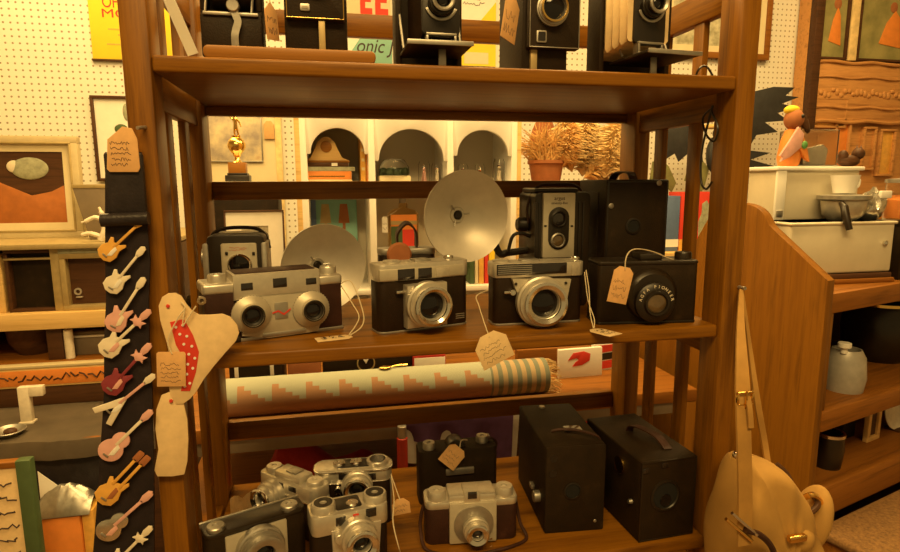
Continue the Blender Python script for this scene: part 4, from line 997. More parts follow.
# stacked books and clock in the first bay
xs = [(302.5, 352, .012, 'paper'), (304, 351.5, .022, 'orange'), (303, 355, .012, 'greyg'), (301, 349, .011, 'darkwood')]
z = CT+s1
labs = ['pale book at the bottom of the stack in the first arch', 'orange red book in the stack in the first arch', 'grey green book in the stack in the first arch', 'thin dark book on top of the stack in the first arch']
mats = {'paper': 'paper', 'orange': 'orange', 'greyg': 'greyg', 'darkwood': 'darkwood'}
def book(label, loc, w, d, h, cover, grp, rz=0, upright=False):
    t = thing('book', label, 'book', loc, rz, grp)
    if upright:
        MB().span(-w/2, w/2, 0, d, 0, h, .0015).build('cover', cover, t); MB().span(-w/2+.002, w/2-.002, .003, d+.0006, .002, h+.0005).build('pages', 'white', t)
    else:
        MB().span(-w/2, w/2, 0, d, 0, h, .0015).build('cover', cover, t); MB().span(-w/2+.003, w/2+.0006, .003, d-.003, .002, h-.002).build('pages', 'white', t)
    return t
for (a, b, hh, m), lb in zip(xs, labs):
    x0, x1 = W(a, 175, .945).x, W(b, 175, .945).x
    k_ = book(lb, ((x0+x1)/2, .945, z), x1-x0, .11, hh, m, 'books stacked in the first arch')
    if m == 'darkwood': MB().span(.018, .034, -.001, .001, .002, hh-.001).build('spine_label', 'white', k_)
    if m == 'orange': MB().span(-.05, .045, -.0006, .001, hh*.3, hh*.45).build('spine_band', 'gold', k_)
    z += hh
x0, x1, zt, zb = slot(304, 348, 137, 162, .96)
t = thing('mantel_clock', 'curved wooden mantel clock on the book stack in the first arch', 'clock', ((x0+x1)/2, .955, z)); w = x1-x0; h = zt-z
pts = [(-w/2, 0), (w/2, 0), (w/2, h*.10), (w*.36, h*.20), (w*.26, h*.55), (w*.20, h*.80)]+arc(0, h*.72, w*.17, 30, 150, 8)+[(-w*.20, h*.80), (-w*.26, h*.55), (-w*.36, h*.20), (-w/2, h*.10)]
MB().prism(pts, 0, .05, .002).build('case', 'pine', t)
MB().span(-w/2-.003, w/2+.003, -.003, .053, 0, h*.09, .001).build('base', 'board', t)
MB().lathe([(0, 0), (w*.12, 0), (w*.13, .002), (w*.10, .003), (0, .002)], (0, 0, h*.62), n=28).build('dial', 'board', t)
for a, b, m, lb in ((362, 367, 'amber', 'amber spine book standing right of the clock in the first arch'), (367.5, 371.5, 'orange', 'narrow orange book standing at the right edge of the first arch')):
    x0, x1 = W(a, 160, .935).x, W(b, 160, .935).x
    k_ = book(lb, ((x0+x1)/2-.004, .935, CT+s1), x1-x0, .12, W(366, 137, .935).z-CT-s1, m, 'books standing in the first arch', 0, True)
    for q in (.3, .5, .72): MB().span(-(x1-x0)*.3, (x1-x0)*.3, -.0006, .001, q*.12, q*.12+.008).build('spine_band', 'cream' if m == 'amber' else 'gold', k_)
# glass jars with little figures in bays two and three
def jar(label, px, Y, h, r, body, hair, s=s1):
    t = thing('figure_jar', label, 'jar', incab(px, Y, s), 0, 'small figures in glass jars')
    MB().lathe([(0, 0), (r, 0), (r, h*.86), (r*.8, h*.94), (r*.8, h), (r*.74, h), (r*.74, h*.93), (r*.93, h*.85), (r*.93, .003), (0, .003)], (0, 0, 0), (0, 0, 1), 28).build('jar_glass', 'glass', t)
    MB().lathe([(0, .003), (r*.5, .003), (r*.42, h*.2), (r*.3, h*.42), (r*.36, h*.5), (r*.18, h*.56), (0, h*.57)], (0, 0, 0), (0, 0, 1), 18).ball((0, 0, h*.64), r*.30).build('figure', body, t)
    MB().ball((0, .002, h*.69), (r*.34, r*.34, r*.26)).build('hair', hair, t)
for px, Y, h, r, b, hr, lb in ((424, .97, .062, .017, 'pink', 'darkwood', 'jar with a brown haired figure, left of two in the middle arch'), (437, .98, .058, .016, 'ivory', 'terracotta', 'jar with a pale figure, right of two in the middle arch'),
                               (463, .98, .056, .015, 'pink', 'terracotta', 'first jar from the left in the right arch'), (480, .98, .056, .015, 'terracotta', 'ivory', 'second jar from the left in the right arch'), (499, .96, .070, .017, 'ivory', 'darkwood', 'taller jar at the right end of the right arch')):
    jar(lb, px, Y, h, r, b, hr)
t = thing('garden_globe', 'low clear dish holding a small green garden at the left of the middle arch', 'ornament', incab(394, .97, s1))
MB().span(-.045, .045, -.028, .028, 0, .022, .006).build('base', 'cream', t)
for i in range(7): MB().ball((-.032+.011*i, .004*math.sin(i*2), .030+.004*math.sin(i*3.1)), (.010, .010, .011), 10, 7).build('bush', 'green', t)
MB().lathe([(.043, .020), (.043, .045), (.030, .066), (0, .072), (0, .070), (.029, .064), (.0415, .045), (.0415, .020)], (0, 0, 0), (0, 0, 1), 32).build('dome', 'glass', t)
# lower bays
x0, x1, zt, zb = slot(306, 358, 200, 260, 1.03)
t = thing('lamp_picture', 'painted picture of a table and lamps leaning in the left lower bay', 'picture', ((x0+x1)/2, 1.05, CT+s2), 0, None, (-.08, 0, 0)); w = x1-x0; h = zt-CT-s2
MB().span(-w/2, w/2, 0, .008, 0, h, .001).build('board', 'teal', t)
MB().span(-w/2, -w*.30, -.0015, .001, 0, h).build('blue_strip', 'blue', t)
for fx in (-.12, .24): MB().prism([(w*(fx-.11), h*.72), (w*(fx+.11), h*.72), (w*(fx+.07), h*.95), (w*(fx-.07), h*.95)], -.002, .001).span(w*fx-.004, w*fx+.004, -.002, .001, h*.3, h*.72).build('painted_lamp', 'goldframe' if fx < 0 else 'terracotta', t)
MB().span(-w*.28, w/2, -.0015, .001, 0, h*.34).build('painted_table', 'terracotta', t)
for i in range(5): MB().lathe([(0, 0), (.010, 0), (.010, .0012), (0, .0015)], (-w*.16+i*.02, -.001, h*.40+.006*(i % 2)), n=14).build('painted_flower', 'ivory' if i % 2 else 'pink', t)
x0, x1, zt, zb = slot(389, 419, 203, 250, .96)
t = thing('liquor_bottle', 'squat clear bottle with orange and green label in the middle lower bay', 'bottle', ((x0+x1)/2, .985, CT+s2)); w = x1-x0; zl = zt-CT-s2
MB().prism([(-w/2, 0), (w/2, 0), (w/2, zl*.86), (w*.40, zl*.91), (w*.14, zl*.94), (w*.12, zl), (-w*.12, zl), (-w*.14, zl*.94), (-w*.40, zl*.91), (-w/2, zl*.86)], -.02, .02, .004).build('bottle_glass', 'amberglass', t)
MB().cyl((0, 0, zl-.002), (0, 0, zl+.012), .010).build('stopper', 'dull', t)
lb = MB().span(-w*.43, w*.43, -.0215, -.0195, zl*.46, zl*.86).build('paper_label', 'orange', t)
MB().span(-w*.43, -w*.05, -.0222, -.021, zl*.47, zl*.72).build('green_print', 'green', lb); MB().span(-w*.05, w*.43, -.0222, -.021, zl*.47, zl*.68).build('red_print', 'redink', lb)
MB().span(-w*.43, w*.43, -.0222, -.021, zl*.74, zl*.785).build('gold_band', 'goldframe', lb)
p = Vector((x0-.012, .958, CT+s2+zl*.84))
price_tag('white tag hanging from the neck of the squat clear bottle', p, (0, 0, 0), .016, .045, [smooth_path([p+Vector((0, 0, -.002)), Vector((x0+.012, .962, CT+s2+zl*.88)), Vector(((x0+x1)/2-.005, .97, CT+s2+zl*.95))])], 'white', 61, 2, .25)
bx = [(470, 474.5, 'green', 250), (475, 478.5, 'cream', 247), (479, 484, 'amber', 252), (484.5, 488.5, 'redink', 249), (489, 495, 'yellow', 246)]
for (a, b, m, yt), lb in zip(bx, ('green', 'cream', 'amber', 'red', 'yellow')):
    x0, x1 = W(a, 270, .93).x, W(b, 270, .93).x
    book(lb+' spine book standing in the right lower bay below the large flash dish', ((x0+x1)/2, .93, CT+s2), x1-x0-.0008, .12, W(480, yt, .93).z-CT-s2, m, 'books in the right lower bay', 0, True)
# ---- trophy case, trophy, framed picture
x0, x1, zt, _ = slot(207, 279, 181.5, 200, 1.08); zt = W(240, 181.5, 1.08).z
t = thing('black_case', 'tall black case with white top under the golden trophy', 'case', ((x0+x1)/2, 1.08, CT)); w = x1-x0
MB().span(-w/2+.004, w/2-.004, .003, .15, 0, zt-CT-.012, .003).build('body', 'blacklea', t)
MB().span(-w/2, w/2, 0, .155, zt-CT-.013, zt-CT, .002).build('top', 'wpaint', t)
zt0 = zt; x = W(238, 170, 1.14).x
t = thing('trophy', 'gold figure trophy with round globe on a dark stepped base', 'trophy', (x, 1.14, zt0))
k_ = K(238, 150, 1.14)*1.10
MB().span(-11*k_, 11*k_, -.028, .028, 0, 6*k_, .002).span(-9*k_, 9*k_, -.024, .024, 6*k_-.001, 8*k_, .001).build('base_step', 'black', t)
MB().span(-8*k_, 8*k_, -.022, .022, 8*k_-.001, 18*k_, .002).build('base', 'board', t)
MB().lathe([(0, 18*k_), (5*k_, 18*k_), (3*k_, 20*k_), (2.2*k_, 23*k_), (3.4*k_, 24*k_), (4*k_, 26*k_), (6*k_, 28*k_), (8.3*k_, 32*k_), (8.6*k_, 35*k_), (7*k_, 39*k_), (4*k_, 41.5*k_), (4.6*k_, 43*k_), (0, 43.5*k_)], (0, 0, 0), (0, 0, 1), 36).build('cup', 'gold', t)
# the little victory figure
def figure(parent, name, mat, joints, edges, radii, sub=2, loc=(0, 0, 0)):
    me = bpy.data.meshes.new(name); me.from_pydata(joints, edges, []); o = bpy.data.objects.new(name, me); COL.objects.link(o)
    m1 = o.modifiers.new('s', 'SKIN'); m1.use_smooth_shade = True
    for v, r in zip(me.skin_vertices[0].data, radii): v.radius = (r, r)
    me.skin_vertices[0].data[0].use_root = True
    m2 = o.modifiers.new('d', 'SUBSURF'); m2.levels = m2.render_levels = sub
    bpy.context.view_layer.update()
    me2 = bpy.data.meshes.new_from_object(o.evaluated_get(bpy.context.evaluated_depsgraph_get()))
    bpy.data.objects.remove(o); me2.name = name; me2.materials.clear(); me2.materials.append(M[mat])
    for p_ in me2.polygons: p_.use_smooth = True
    o = bpy.data.objects.new(name, me2); COL.objects.link(o); o.parent = parent; o.location = loc; return o
q = k_
J = [(0, 0, 52*q), (0, 0, 56*q), (0, 0, 59*q), (-.4*q, 0, 62*q), (-1.2*q, 0, 47.5*q), (-1.2*q, 0, 43*q), (1.6*q, 0, 47.5*q), (2.4*q, .5*q, 43*q), (-2.2*q, 0, 58*q), (-4.6*q, 0, 61*q), (-5*q, 0, 65*q), (2.2*q, 0, 58*q), (4.2*q, 0, 54.5*q), (5.2*q, -.5*q, 51*q)]
E_ = [(0, 1), (1, 2), (2, 3), (0, 4), (4, 5), (0, 6), (6, 7), (2, 8), (8, 9), (9, 10), (2, 11), (11, 12), (12, 13)]
figure(t, 'figure', 'gold', J, E_, [1.9*q, 1.8*q, 1.5*q, 1.5*q, 1.2*q, .8*q, 1.2*q, .8*q, 1.0*q, .8*q, .6*q, 1.0*q, .8*q, .6*q])
def framed(name, label, px, Y, fw, fmat, mat_mat, mw, pic, hang=True, cat='picture', d=.02, rot=(0, 0, 0), zb=None, grp=None):
    x0, x1, zt, z0 = slot(*px, Y)
    if zb is not None: z0 = zb
    t = thing(name, label, cat, ((x0+x1)/2, Y, z0), 0, grp, rot); w, h = x1-x0, zt-z0
    MB().frame(-w/2, w/2, 0, h, fw, 0, d, .0015).build('frame', fmat, t)
    if mw: MB().frame(-w/2+fw, w/2-fw, fw, h-fw, mw, d*.35, d*.5).build('mount', mat_mat, t)
    p_ = MB().span(-w/2+fw*.8, w/2-fw*.8, d*.5, d*.62, fw*.8, h-fw*.8).build('picture', pic, t)
    return t, w, h, p_
def splotch(name, c1, c2, sc=14, c3=None):
    m, nt, b = newmat(name); n = noise(nt, tex(nt), sc, 5)
    st = [(.35, c1), (.62, c2)]+([(.75, c3)] if c3 else [])
    r = ramp(nt, n.outputs['Fac'], st); nt.links.new(r.outputs['Color'], b.inputs['Base Color']); b.inputs['Roughness'].default_value = .7; return m
M['sketch'] = splotch('faded_print', (.30, .27, .20), (.62, .56, .42), 45)
M['map'] = splotch('old_map_print', (.34, .29, .26), (.70, .60, .40), 15, (.62, .46, .28))
M['landscape'] = splotch('landscape_print', (.30, .28, .18), (.62, .58, .42), 22)
M['stained'] = splotch('olive_painted_glass', (.20, .19, .07), (.34, .30, .12), 9)
framed('framed_picture', 'white mounted framed print below the trophy, behind the flash dish camera', (223, 284, 210, 280), .985, .004, 'darkwood', 'white', .04, 'sketch', zb=CT, rot=(-.10, 0, 0))
# ---- cream board with map on the wall
x0, x1, zt, z0 = slot(196, 284, 100, 262, YW-.02)
t = thing('cream_board', 'tall cream board on the pegboard wall behind the trophy', 'board', ((x0+x1)/2, YW-.021, z0)); w, h = x1-x0, zt-z0
MB().span(-w/2, w/2, 0, .0215, 0, h, .001).build('panel', 'cream', t); MB().span(w/2-.028, w/2-.003, -.006, .001, 0, h, .001).build('edge_strip', 'straw2', t)
x0, x1, zt, z0 = slot(198, 262, 108, 162, YW-.03)
t = thing('map_print', 'old map print hanging on the cream board behind the trophy', 'picture', ((x0+x1)/2, YW-.031, z0)); w, h = x1-x0, zt-z0
MB().span(-w/2, w/2, 0, .007, 0, h, .0005).build('sheet', 'map', t); MB().frame(-w/2, w/2, 0, h, .005, -.001, .006, .0005).build('thin_frame', 'dull', t)
x0, x1, zt, z0 = slot(264, 274, 121, 139, YW-.03)
simple('paper_label', MB().prism([(-.5*(x1-x0), 0), (.5*(x1-x0), 0), (.5*(x1-x0), .8*(zt-z0)), (.25*(x1-x0), zt-z0), (-.25*(x1-x0), zt-z0), (-.5*(x1-x0), .8*(zt-z0))], 0, .0085, .0003), 'paper2', 'small orange label on the cream board right of the map', 'label', ((x0+x1)/2, YW-.031, z0))
# ---- dried grass in a pot on a stand
z = W(560, 184, 1.06).z; xc = W(566, 184, 1.06).x
t = thing('plant_stand', 'plain wooden stand under the dried grass pot', 'stand', (xc, 1.08, CT))
MB().span(-.11, .11, -.09, .10, z-CT-.02, z-CT, .003).build('top', 'oak_x', t)
for sx in (-1, 1):
    for sy in (-1, 1): MB().span(sx*.09-.012, sx*.09+.012, sy*.075-.010, sy*.075+.012, 0, z-CT-.019, .002).build('leg', 'oak_z', t)
t = thing('dried_grass_pot', 'terracotta pot with tall tan dried grass and seed heads', 'plant', (xc, 1.08, z)); k_ = K(550, 160, 1.08)
px_ = W(546, 170, 1.08).x-xc
MB().lathe([(0, 0), (13*k_, 0), (16*k_, 18*k_), (17.5*k_, 19*k_), (17.5*k_, 22*k_), (15*k_, 22*k_), (14*k_, 17*k_), (0, 16*k_)], (px_, 0, 0), (0, 0, 1), 36).build('pot', 'terracotta', t)
mb = MB(); rnd = random.Random(12)
for i in range(240):
    a = rnd.uniform(-1.1, 1.1); L = rnd.uniform(18, 52)*k_; b0 = Vector((px_+rnd.uniform(-12, 12)*k_, rnd.uniform(-8, 8)*k_, 19*k_))
    dx = math.sin(a)*L; dz = math.cos(a)*L*.85; dy = rnd.uniform(-.6, .5)*L*.6
    mb.tube([b0, b0+Vector((dx*.35, dy*.4, dz*.6)), b0+Vector((dx, dy, dz*.92-abs(dx)*.15))], [.0022, .0018, .0007], 4)
tag(mb.build('grass_blades', 'straw', t), kind='stuff')
# broad leaf shaped seed head, left, and fluffy plumes, right
pts = []
for i in range(15):
    f = i/14; pts.append((f, math.sin(PI*f**.8)**.8))
xl = W(545, 150, 1.10).x-xc
MB().prism([(xl-13*k_*s, 24*k_+44*k_*f) for f, s in pts]+[(xl+11*k_*s+2*k_*f, 24*k_+44*k_*f) for f, s in pts[::-1][1:-1]], .03, .036, .001).build('broad_leaf', 'terracotta', t)
def plume(c, d, L, r, n, mat, seed):
    rnd = random.Random(seed); mb = MB(); c, d = Vector(c), Vector(d).normalized(); s = d.orthogonal().normalized(); u = d.cross(s)
    mb.tube([c, c+d*L], .002, 5)
    for i in range(n):
        f = rnd.random(); a = rnd.random()*6.28; rad = r*math.sin(PI*min(1, .12+f*.86))**.6
        p = c+d*L*f; o = (s*math.cos(a)+u*math.sin(a)); q = p+o*rad*rnd.uniform(.5, 1)+d*L*.16
        mb.tube([p, p*.5+q*.5+d*.006, q-Vector((0, 0, rad*.25))], [.0026, .0022, .0008], 3)
    return mb.build('plume', mat, t)
for (x, y), (dx, dz), L, r, m, sd in (((572, 172), (-.15, 1), .17, .075, 'straw2', 1), ((586, 176), (.15, 1), .18, .08, 'straw2', 2), ((600, 178), (.30, 1), .19, .085, 'straw2', 3), ((584, 178), (1, .5), .14, .06, 'straw', 4), ((580, 156), (.4, 1), .12, .07, 'straw2', 5), ((558, 168), (.3, .9), .13, .05, 'straw', 6), ((612, 176), (.1, 1), .17, .06, 'straw2', 7)):
    p = W(x, y, 1.08); plume((p.x-xc, (sd % 3-1)*.03, p.z-z), (dx, .1, dz), L, r, 700, m, sd)
# ---- boxes seen between the right slats
def wallshelf(px0, px1, py, Y, label):
    x0, x1, z, _ = slot(px0, px1, py, py+6, Y); t = thing('wall_shelf', label, 'shelf', ((x0+x1)/2, YW, z))
    MB().span(-(x1-x0)/2, (x1-x0)/2, -(YW-Y), 0, -.02, 0, .002).build('board', 'pine', t)
    for sx in (-1, 1): MB().prism([(0, 0), (0, -.16), (.012, -.16), (YW-Y-.05, -.02), (YW-Y-.05, 0)], -.006, .006, 0, Matrix.Translation((sx*(x1-x0)*.4, 0, -.019))@Matrix.Rotation(PI/2, 4, 'Z')@Matrix.Scale(1, 4)).build('bracket', 'dull', t)
    return t, z
t, zsf = wallshelf(655, 742, 252, 1.55, 'wall shelf under the red and blue boxes behind the right slats')
x0, x1, zt, _ = slot(680, 716, 192, 252, 1.60)
t = thing('toy_box', 'red box with a pale printed figure, seen between the right slats', 'box', ((x0+x1)/2, 1.60, zsf)); w = x1-x0; h = zt-zsf
MB().span(-w/2, w/2, 0, .10, 0, h, .002).build('carton', 'redink', t)
MB().prism([(x_*w, z_*h) for x_, z_ in ((.02, .22), (.36, .22), (.34, .5), (.26, .62), (.30, .76), (.20, .86), (.08, .8), (.08, .64), (.0, .5))], -.0015, .001).build('printed_figure', 'greyg', t)
MB().span(-w*.5, w*.5, -.0012, .001, 0, h*.2).build('printed_band', 'amber', t)
x0, x1, zt, _ = slot(667, 680, 196, 252, 1.60)
t = thing('toy_box', 'narrow blue box left of the red box behind the right slats', 'box', ((x0+x1)/2-.004, 1.60, zsf)); w = x1-x0
MB().span(-w/2, w/2, 0, .10, 0, zt-zsf, .002).build('carton', 'blue', t); MB().span(-w/2, w/2, -.001, .001, (zt-zsf)*.08, (zt-zsf)*.22).build('printed_band', 'white', t)
# ---- bird hanging in front of the wall
c = W(716, 150, 1.75)
t = thing('hanging_bird', 'black paper bird with spread ragged wings hanging on the pegboard behind the right post', 'decoration', (c.x, 1.75, c.z)); k_ = K(716, 150, 1.75)
def wing(poly, mat, name, y=0):
    pts = [((x-716)*k_, (150-y_)*k_*1.03) for x, y_ in poly]; MB().prism(pts, y, y+.006, .0006).build(name, mat, t)
wing([(728, 160), (735, 118), (752, 100), (770, 96), (792, 96), (783, 103), (797, 104), (780, 110), (796, 113), (776, 118), (788, 124), (764, 126), (778, 134), (756, 137), (748, 150), (772, 152), (752, 158), (783, 165), (756, 164), (768, 174), (748, 168)], 'feather', 'wing')
wing([(704, 160), (700, 140), (690, 128), (676, 127), (666, 133), (657, 142), (664, 143), (656, 154), (668, 150), (664, 160), (676, 153), (680, 160), (690, 152), (694, 164)], 'feather', 'wing')
wing([(656, 160), (664, 158), (672, 164), (680, 178), (676, 186), (668, 178), (664, 190), (659, 176), (654, 178)], 'olive', 'leaf_feather', .01)
wing([(692, 162), (704, 158), (712, 166), (708, 182), (700, 196), (697, 178), (688, 176)], 'olive', 'leaf_feather', .01)
MB().ball((0, .004, -.02), (.045, .03, .085), 20, 14).build('body', 'feather', t)
MB().ball((.005, -.012, .075), (.032, .028, .032)).build('head', 'feather', t)
MB().tube([(-.22, .012, .10), (.0, .012, .106), (.12, .012, .10)], .012, 10).build('perch', 'pine', t)
MB().tube([(0, .012, .106), (.0, .1, .22), (0, YW-1.752, .30)], .0015, 5).build('hanging_cord', 'string', t)
# ---- signs on the wall seen above the top shelf
def sign(label, px, mat, Y=YW-.012, d=.01):
    x0, x1, zt, z0 = slot(*px, Y); t = thing('wall_sign', label, 'sign', ((x0+x1)/2, Y, z0), 0, 'printed signs on the pegboard wall')
    MB().span(-(x1-x0)/2, (x1-x0)/2, 0, d, 0, zt-z0, .001).build('card', mat, t); return t, x1-x0, zt-z0
def wl(t, txt, px0, px1, pyb, pyt, mat, Y=YW-.012, sh=0, bold=0):
    x0, x1, zt, z0 = slot(px0, px1, pyt, pyb, Y)
    o = lettering(txt, .1, mat, t, (0, 0, 0), bold=bold); me = o.data
    xs = [v.co.x for v in me.vertices]; ys = [v.co.y for v in me.vertices]
    sx = (x1-x0)/(max(xs)-min(xs)); sy = (zt-z0)/(max(ys)-min(ys)); mx, my = min(xs), min(ys)
    for v in me.vertices: v.co = Vector(((v.co.x-mx)*sx+sh*(v.co.y-my)*sy, (v.co.y-my)*sy, v.co.z*2))
    o.location = (x0-t.location.x, -.0006, z0-t.location.z); return o
t, w, h = sign('cream sign with large red letters above the top shelf', (338, 390, -45, 15), 'cream')
for a, b in ((360, 372), (375, 388)):
    xa, xb = W(a, 0, YW-.012).x-t.location.x, W(b, 0, YW-.012).x-t.location.x; za, zb = W(374, 14.5, YW-.012).z-t.location.z, W(374, -16, YW-.012).z-t.location.z
    u, v = (xb-xa), (zb-za)
    MB().prism([(xa+u*p, za+v*q) for p, q in ((0, 0), (1, 0), (1, .2), (.42, .2), (.42, .4), (.9, .4), (.9, .6), (.42, .6), (.42, .8), (1, .8), (1, 1), (0, 1))], -.0008, .001).build('lettering', 'redink', t)
MB().span(-w/2, w/2, -.0008, .001, h*.6, h*.98).build('print_block', 'yellow', t)
t, w, h = sign('teal sign with dark script letters below the red lettered sign', (346, 392, 32, 66), 'teal')
wl(t, 'onic J', 355, 390, 57, 39, 'ink', sh=.25)
MB().prism([(-w/2, h*.2), (-w/2, h), (-w*.1, h), (-w*.32, h*.55)], -.0006, .001).build('pale_corner', 'white', t)
t, w, h = sign('white and yellow comic sheet beside the middle folding camera on the top shelf', (458, 496, -40, 66), 'white')
MB().prism([(w*.1, h*.44), (w/2, h*.62), (w/2, h*.0), (-w/2, 0), (-w/2, h*.22), (w*.1, h*.24)], -.0008, .001).build('yellow_print', 'yellow', t)
scribble(MB(), w*.7, h*.3, 6, 77, -.0006, .0016, -.01, h*.72).build('line_drawing', 'ink', t)
MB().span(-w*.34, w*.3, -.0014, .001, h*.02, h*.13).build('pale_print', 'cream', t)
# ============================================================ STRAP, PINS AND CUTOUT ON THE LEFT POST
SY = -.014
def SP(x, y, Y=SY): return W(x, y, Y)
t = thing('guitar_strap', 'long black guitar strap covered with guitar pins, hanging beside the left post', 'strap', SP(130, 150), 0)
o0 = Vector(t.location)
rows = [(105, 141, 152), (105, 146, 215), (105, 150, 260), (106, 148.5, 300), (104, 149, 340), (104, 152, 390), (101, 153, 440), (98, 154, 490), (94, 154, 540), (90, 154, 590), (86, 154, 650)]
b_ = bmesh.new(); prev = None
for xl, xr, y in rows:
    A_, B_ = SP(xl, y)-o0, SP(xr, y)-o0
    cur = [b_.verts.new(p+Vector((0, dy, 0))) for p, dy in ((A_, 0), (B_, 0), (B_, .003), (A_, .003))]
    if prev:
        for k in range(4): b_.faces.new((prev[k], prev[(k+1) % 4], cur[(k+1) % 4], cur[k]))
    else: b_.faces.new(cur)
    prev = cur
b_.faces.new(prev); bmesh.ops.recalc_face_normals(b_, faces=list(b_.faces))
MB().put(b_).build('webbing', 'strap', t)
A_, B_ = SP(104, 158)-o0, SP(143, 158)-o0; C_ = SP(124, 214)-o0
MB().span(A_.x, B_.x, -.004, .005, C_.z, A_.z+.006, .003).build('leather_end', 'strapleather', t)
lo = SP(104, 220)-o0; hi = SP(150, 220)-o0
MB().tube([Vector((lo.x-.001, -.004, lo.z)), Vector((hi.x, -.004, hi.z+.002))], .0075, 12).build('leather_fold', 'strapleather', t)
z0 = (SP(124, 128)-o0).z
MB().tube([(.010, -.003, z0), (.012, .004, z0+.001), (.014, .0125, z0+.002)], .002, 8).build('hook', 'dull', t)
p = SP(119, 129, SY-.007); w = (SP(133, 150)-SP(105, 150)).x
t = thing('leather_tag', 'tan textured tag at the top of the pin covered strap', 'tag', p, 0, None, (0, 0, 0))
w *= 1.12
hgt = (SP(119, 129, SY-.007)-SP(119, 172, SY-.007)).z
MB().prism([(-w*.50, -hgt*.93), (-w*.42, -hgt), (w*.48, -hgt), (w*.56, -hgt*.9), (w*.54, -hgt*.22), (w*.40, hgt*.02), (w*.10, hgt*.06), (-w*.12, -hgt*.08), (-w*.40, -hgt*.24)], 0, .0016, .0004).build('card', 'paper2', t)
scribble(MB(), w*.7, hgt*.62, 5, 91, -.0002, .0003, 0, -hgt*.58).build('handwriting', 'ink', t)
# guitar pins
def gpin(label, bx, by, hx, hy, kind, c1, c2, c3):
    Y = SY-.0035; a, b = SP(bx, by, Y), SP(hx, hy, Y); d = b-a; L = d.length+.012; ang = math.atan2(d.x, d.z)
    t = thing('guitar_pin', label, 'pin', a, 0, 'guitar pins on the black strap', (0, ang, 0))
    s = L/.060
    if kind == 'vee': body = [(-.002, .012), (.002, .012), (.014, -.020), (.008, -.022), (0, -.004), (-.008, -.022), (-.014, -.020)]
    elif kind == 'acoustic': body = arc(0, -.004, .0118, 150, 390, 16)+arc(0, .010, .0085, -30, 210, 12)
    else: body = [(.003, .010), (.0075, .015), (.0095, .013), (.0078, .004), (.0108, -.004), (.0095, -.0125), (.003, -.0162), (-.004, -.0158), (-.0105, -.011), (-.0112, -.003), (-.0082, .003), (-.0105, .010), (-.0080, .0118), (-.0035, .008)]
    body = [(x*s*1.1, z*s*1.1) for x, z in body]
    MB().prism(body, -.0022, .0005, .0006).build('body', c1, t)
    if kind == 'double':
        for q in (-.004, .004): MB().span(q*s-.0016*s, q*s+.0016*s, -.0026, .0, .006*s, L-.018*s, .0004).build('neck', c2, t); MB().prism(rrect(q*s-.0036*s, q*s+.0036*s, L-.020*s, L-.008*s, .002), -.0026, 0, .0004).build('headstock', c3, t)
    else:
        MB().span(-.0017*s, .0017*s, -.0027, .0, .004*s, L-.016*s, .0004).build('neck', c2, t)
        MB().prism([(-.0022*s, L-.018*s), (.0022*s, L-.018*s), (.0042*s, L-.012*s), (.0036*s, L-.004*s), (0, L-.0015*s), (-.0036*s, L-.004*s), (-.0042*s, L-.012*s)], -.0027, 0, .0004).build('headstock', c3, t)
    MB().prism([(.001*s, .006*s), (.0055*s, .004*s), (.0065*s, -.006*s), (.002*s, -.010*s), (.001*s, -.002*s)][::-1], -.0027, -.0018, .0003).build('pickguard', c3 if c3 != c1 else 'white', t)
    MB().prism(rrect(-.0035*s, .0035*s, -.0125*s, -.0105*s, .0008), -.0031, -.0018, .0003).build('bridge', 'dull', t)
    if kind == 'cross':
        MB().prism([(x*s, L*.62+z*s) for x, z in ((-.008, -.003), (-.004, -.002), (0, -.005), (.004, -.002), (.008, -.003), (.006, .001), (.008, .006), (.003, .004), (0, .007), (-.003, .004), (-.008, .006), (-.006, .001))], -.0033, -.001, .0004).build('banner', c3, t)
    MB().cyl((0, -.0003, 0), (0, .0014, 0), .002, n=10).build('pin_clasp', 'dull', t)
    return t
gpin('orange guitar pin, topmost on the strap', 112, 249, 138, 225, 'x', 'amber', 'amber', 'amber')
gpin('ivory guitar pin second from the top of the strap', 117, 281, 139, 254, 'x', 'ivory', 'ivory', 'ivory')
gpin('ivory pink guitar pin with long plain neck, third from the top of the strap', 119, 318, 140, 285, 'x', 'pink', 'ivory', 'ivory')
gpin('pale guitar pin with crossed banner, fourth from the top of the strap', 114, 344, 144, 316, 'cross', 'ivory', 'ivory', 'pink')
gpin('dark plum guitar pin with crossed banner in the middle of the strap', 117, 381, 145, 350, 'cross', 'plum', 'plum', 'pink')
gpin('pale forked guitar pin below the plum pin', 117, 405, 148, 380, 'vee', 'ivory', 'pink', 'ivory')
gpin('pink rounded guitar pin below the forked pin', 114, 447, 146, 416, 'acoustic', 'pink', 'ivory', 'pink')
gpin('orange double neck guitar pin with gold banner', 112, 490, 144, 456, 'double', 'amber', 'amber', 'terracotta')
gpin('black and silver rounded guitar pin below the double neck pin', 112, 527, 146, 497, 'acoustic', 'foil', 'pink', 'pink')
gpin('cream guitar pin with crossed banner at the bottom of the picture', 118, 560, 146, 532, 'cross', 'ivory', 'ivory', 'ivory')
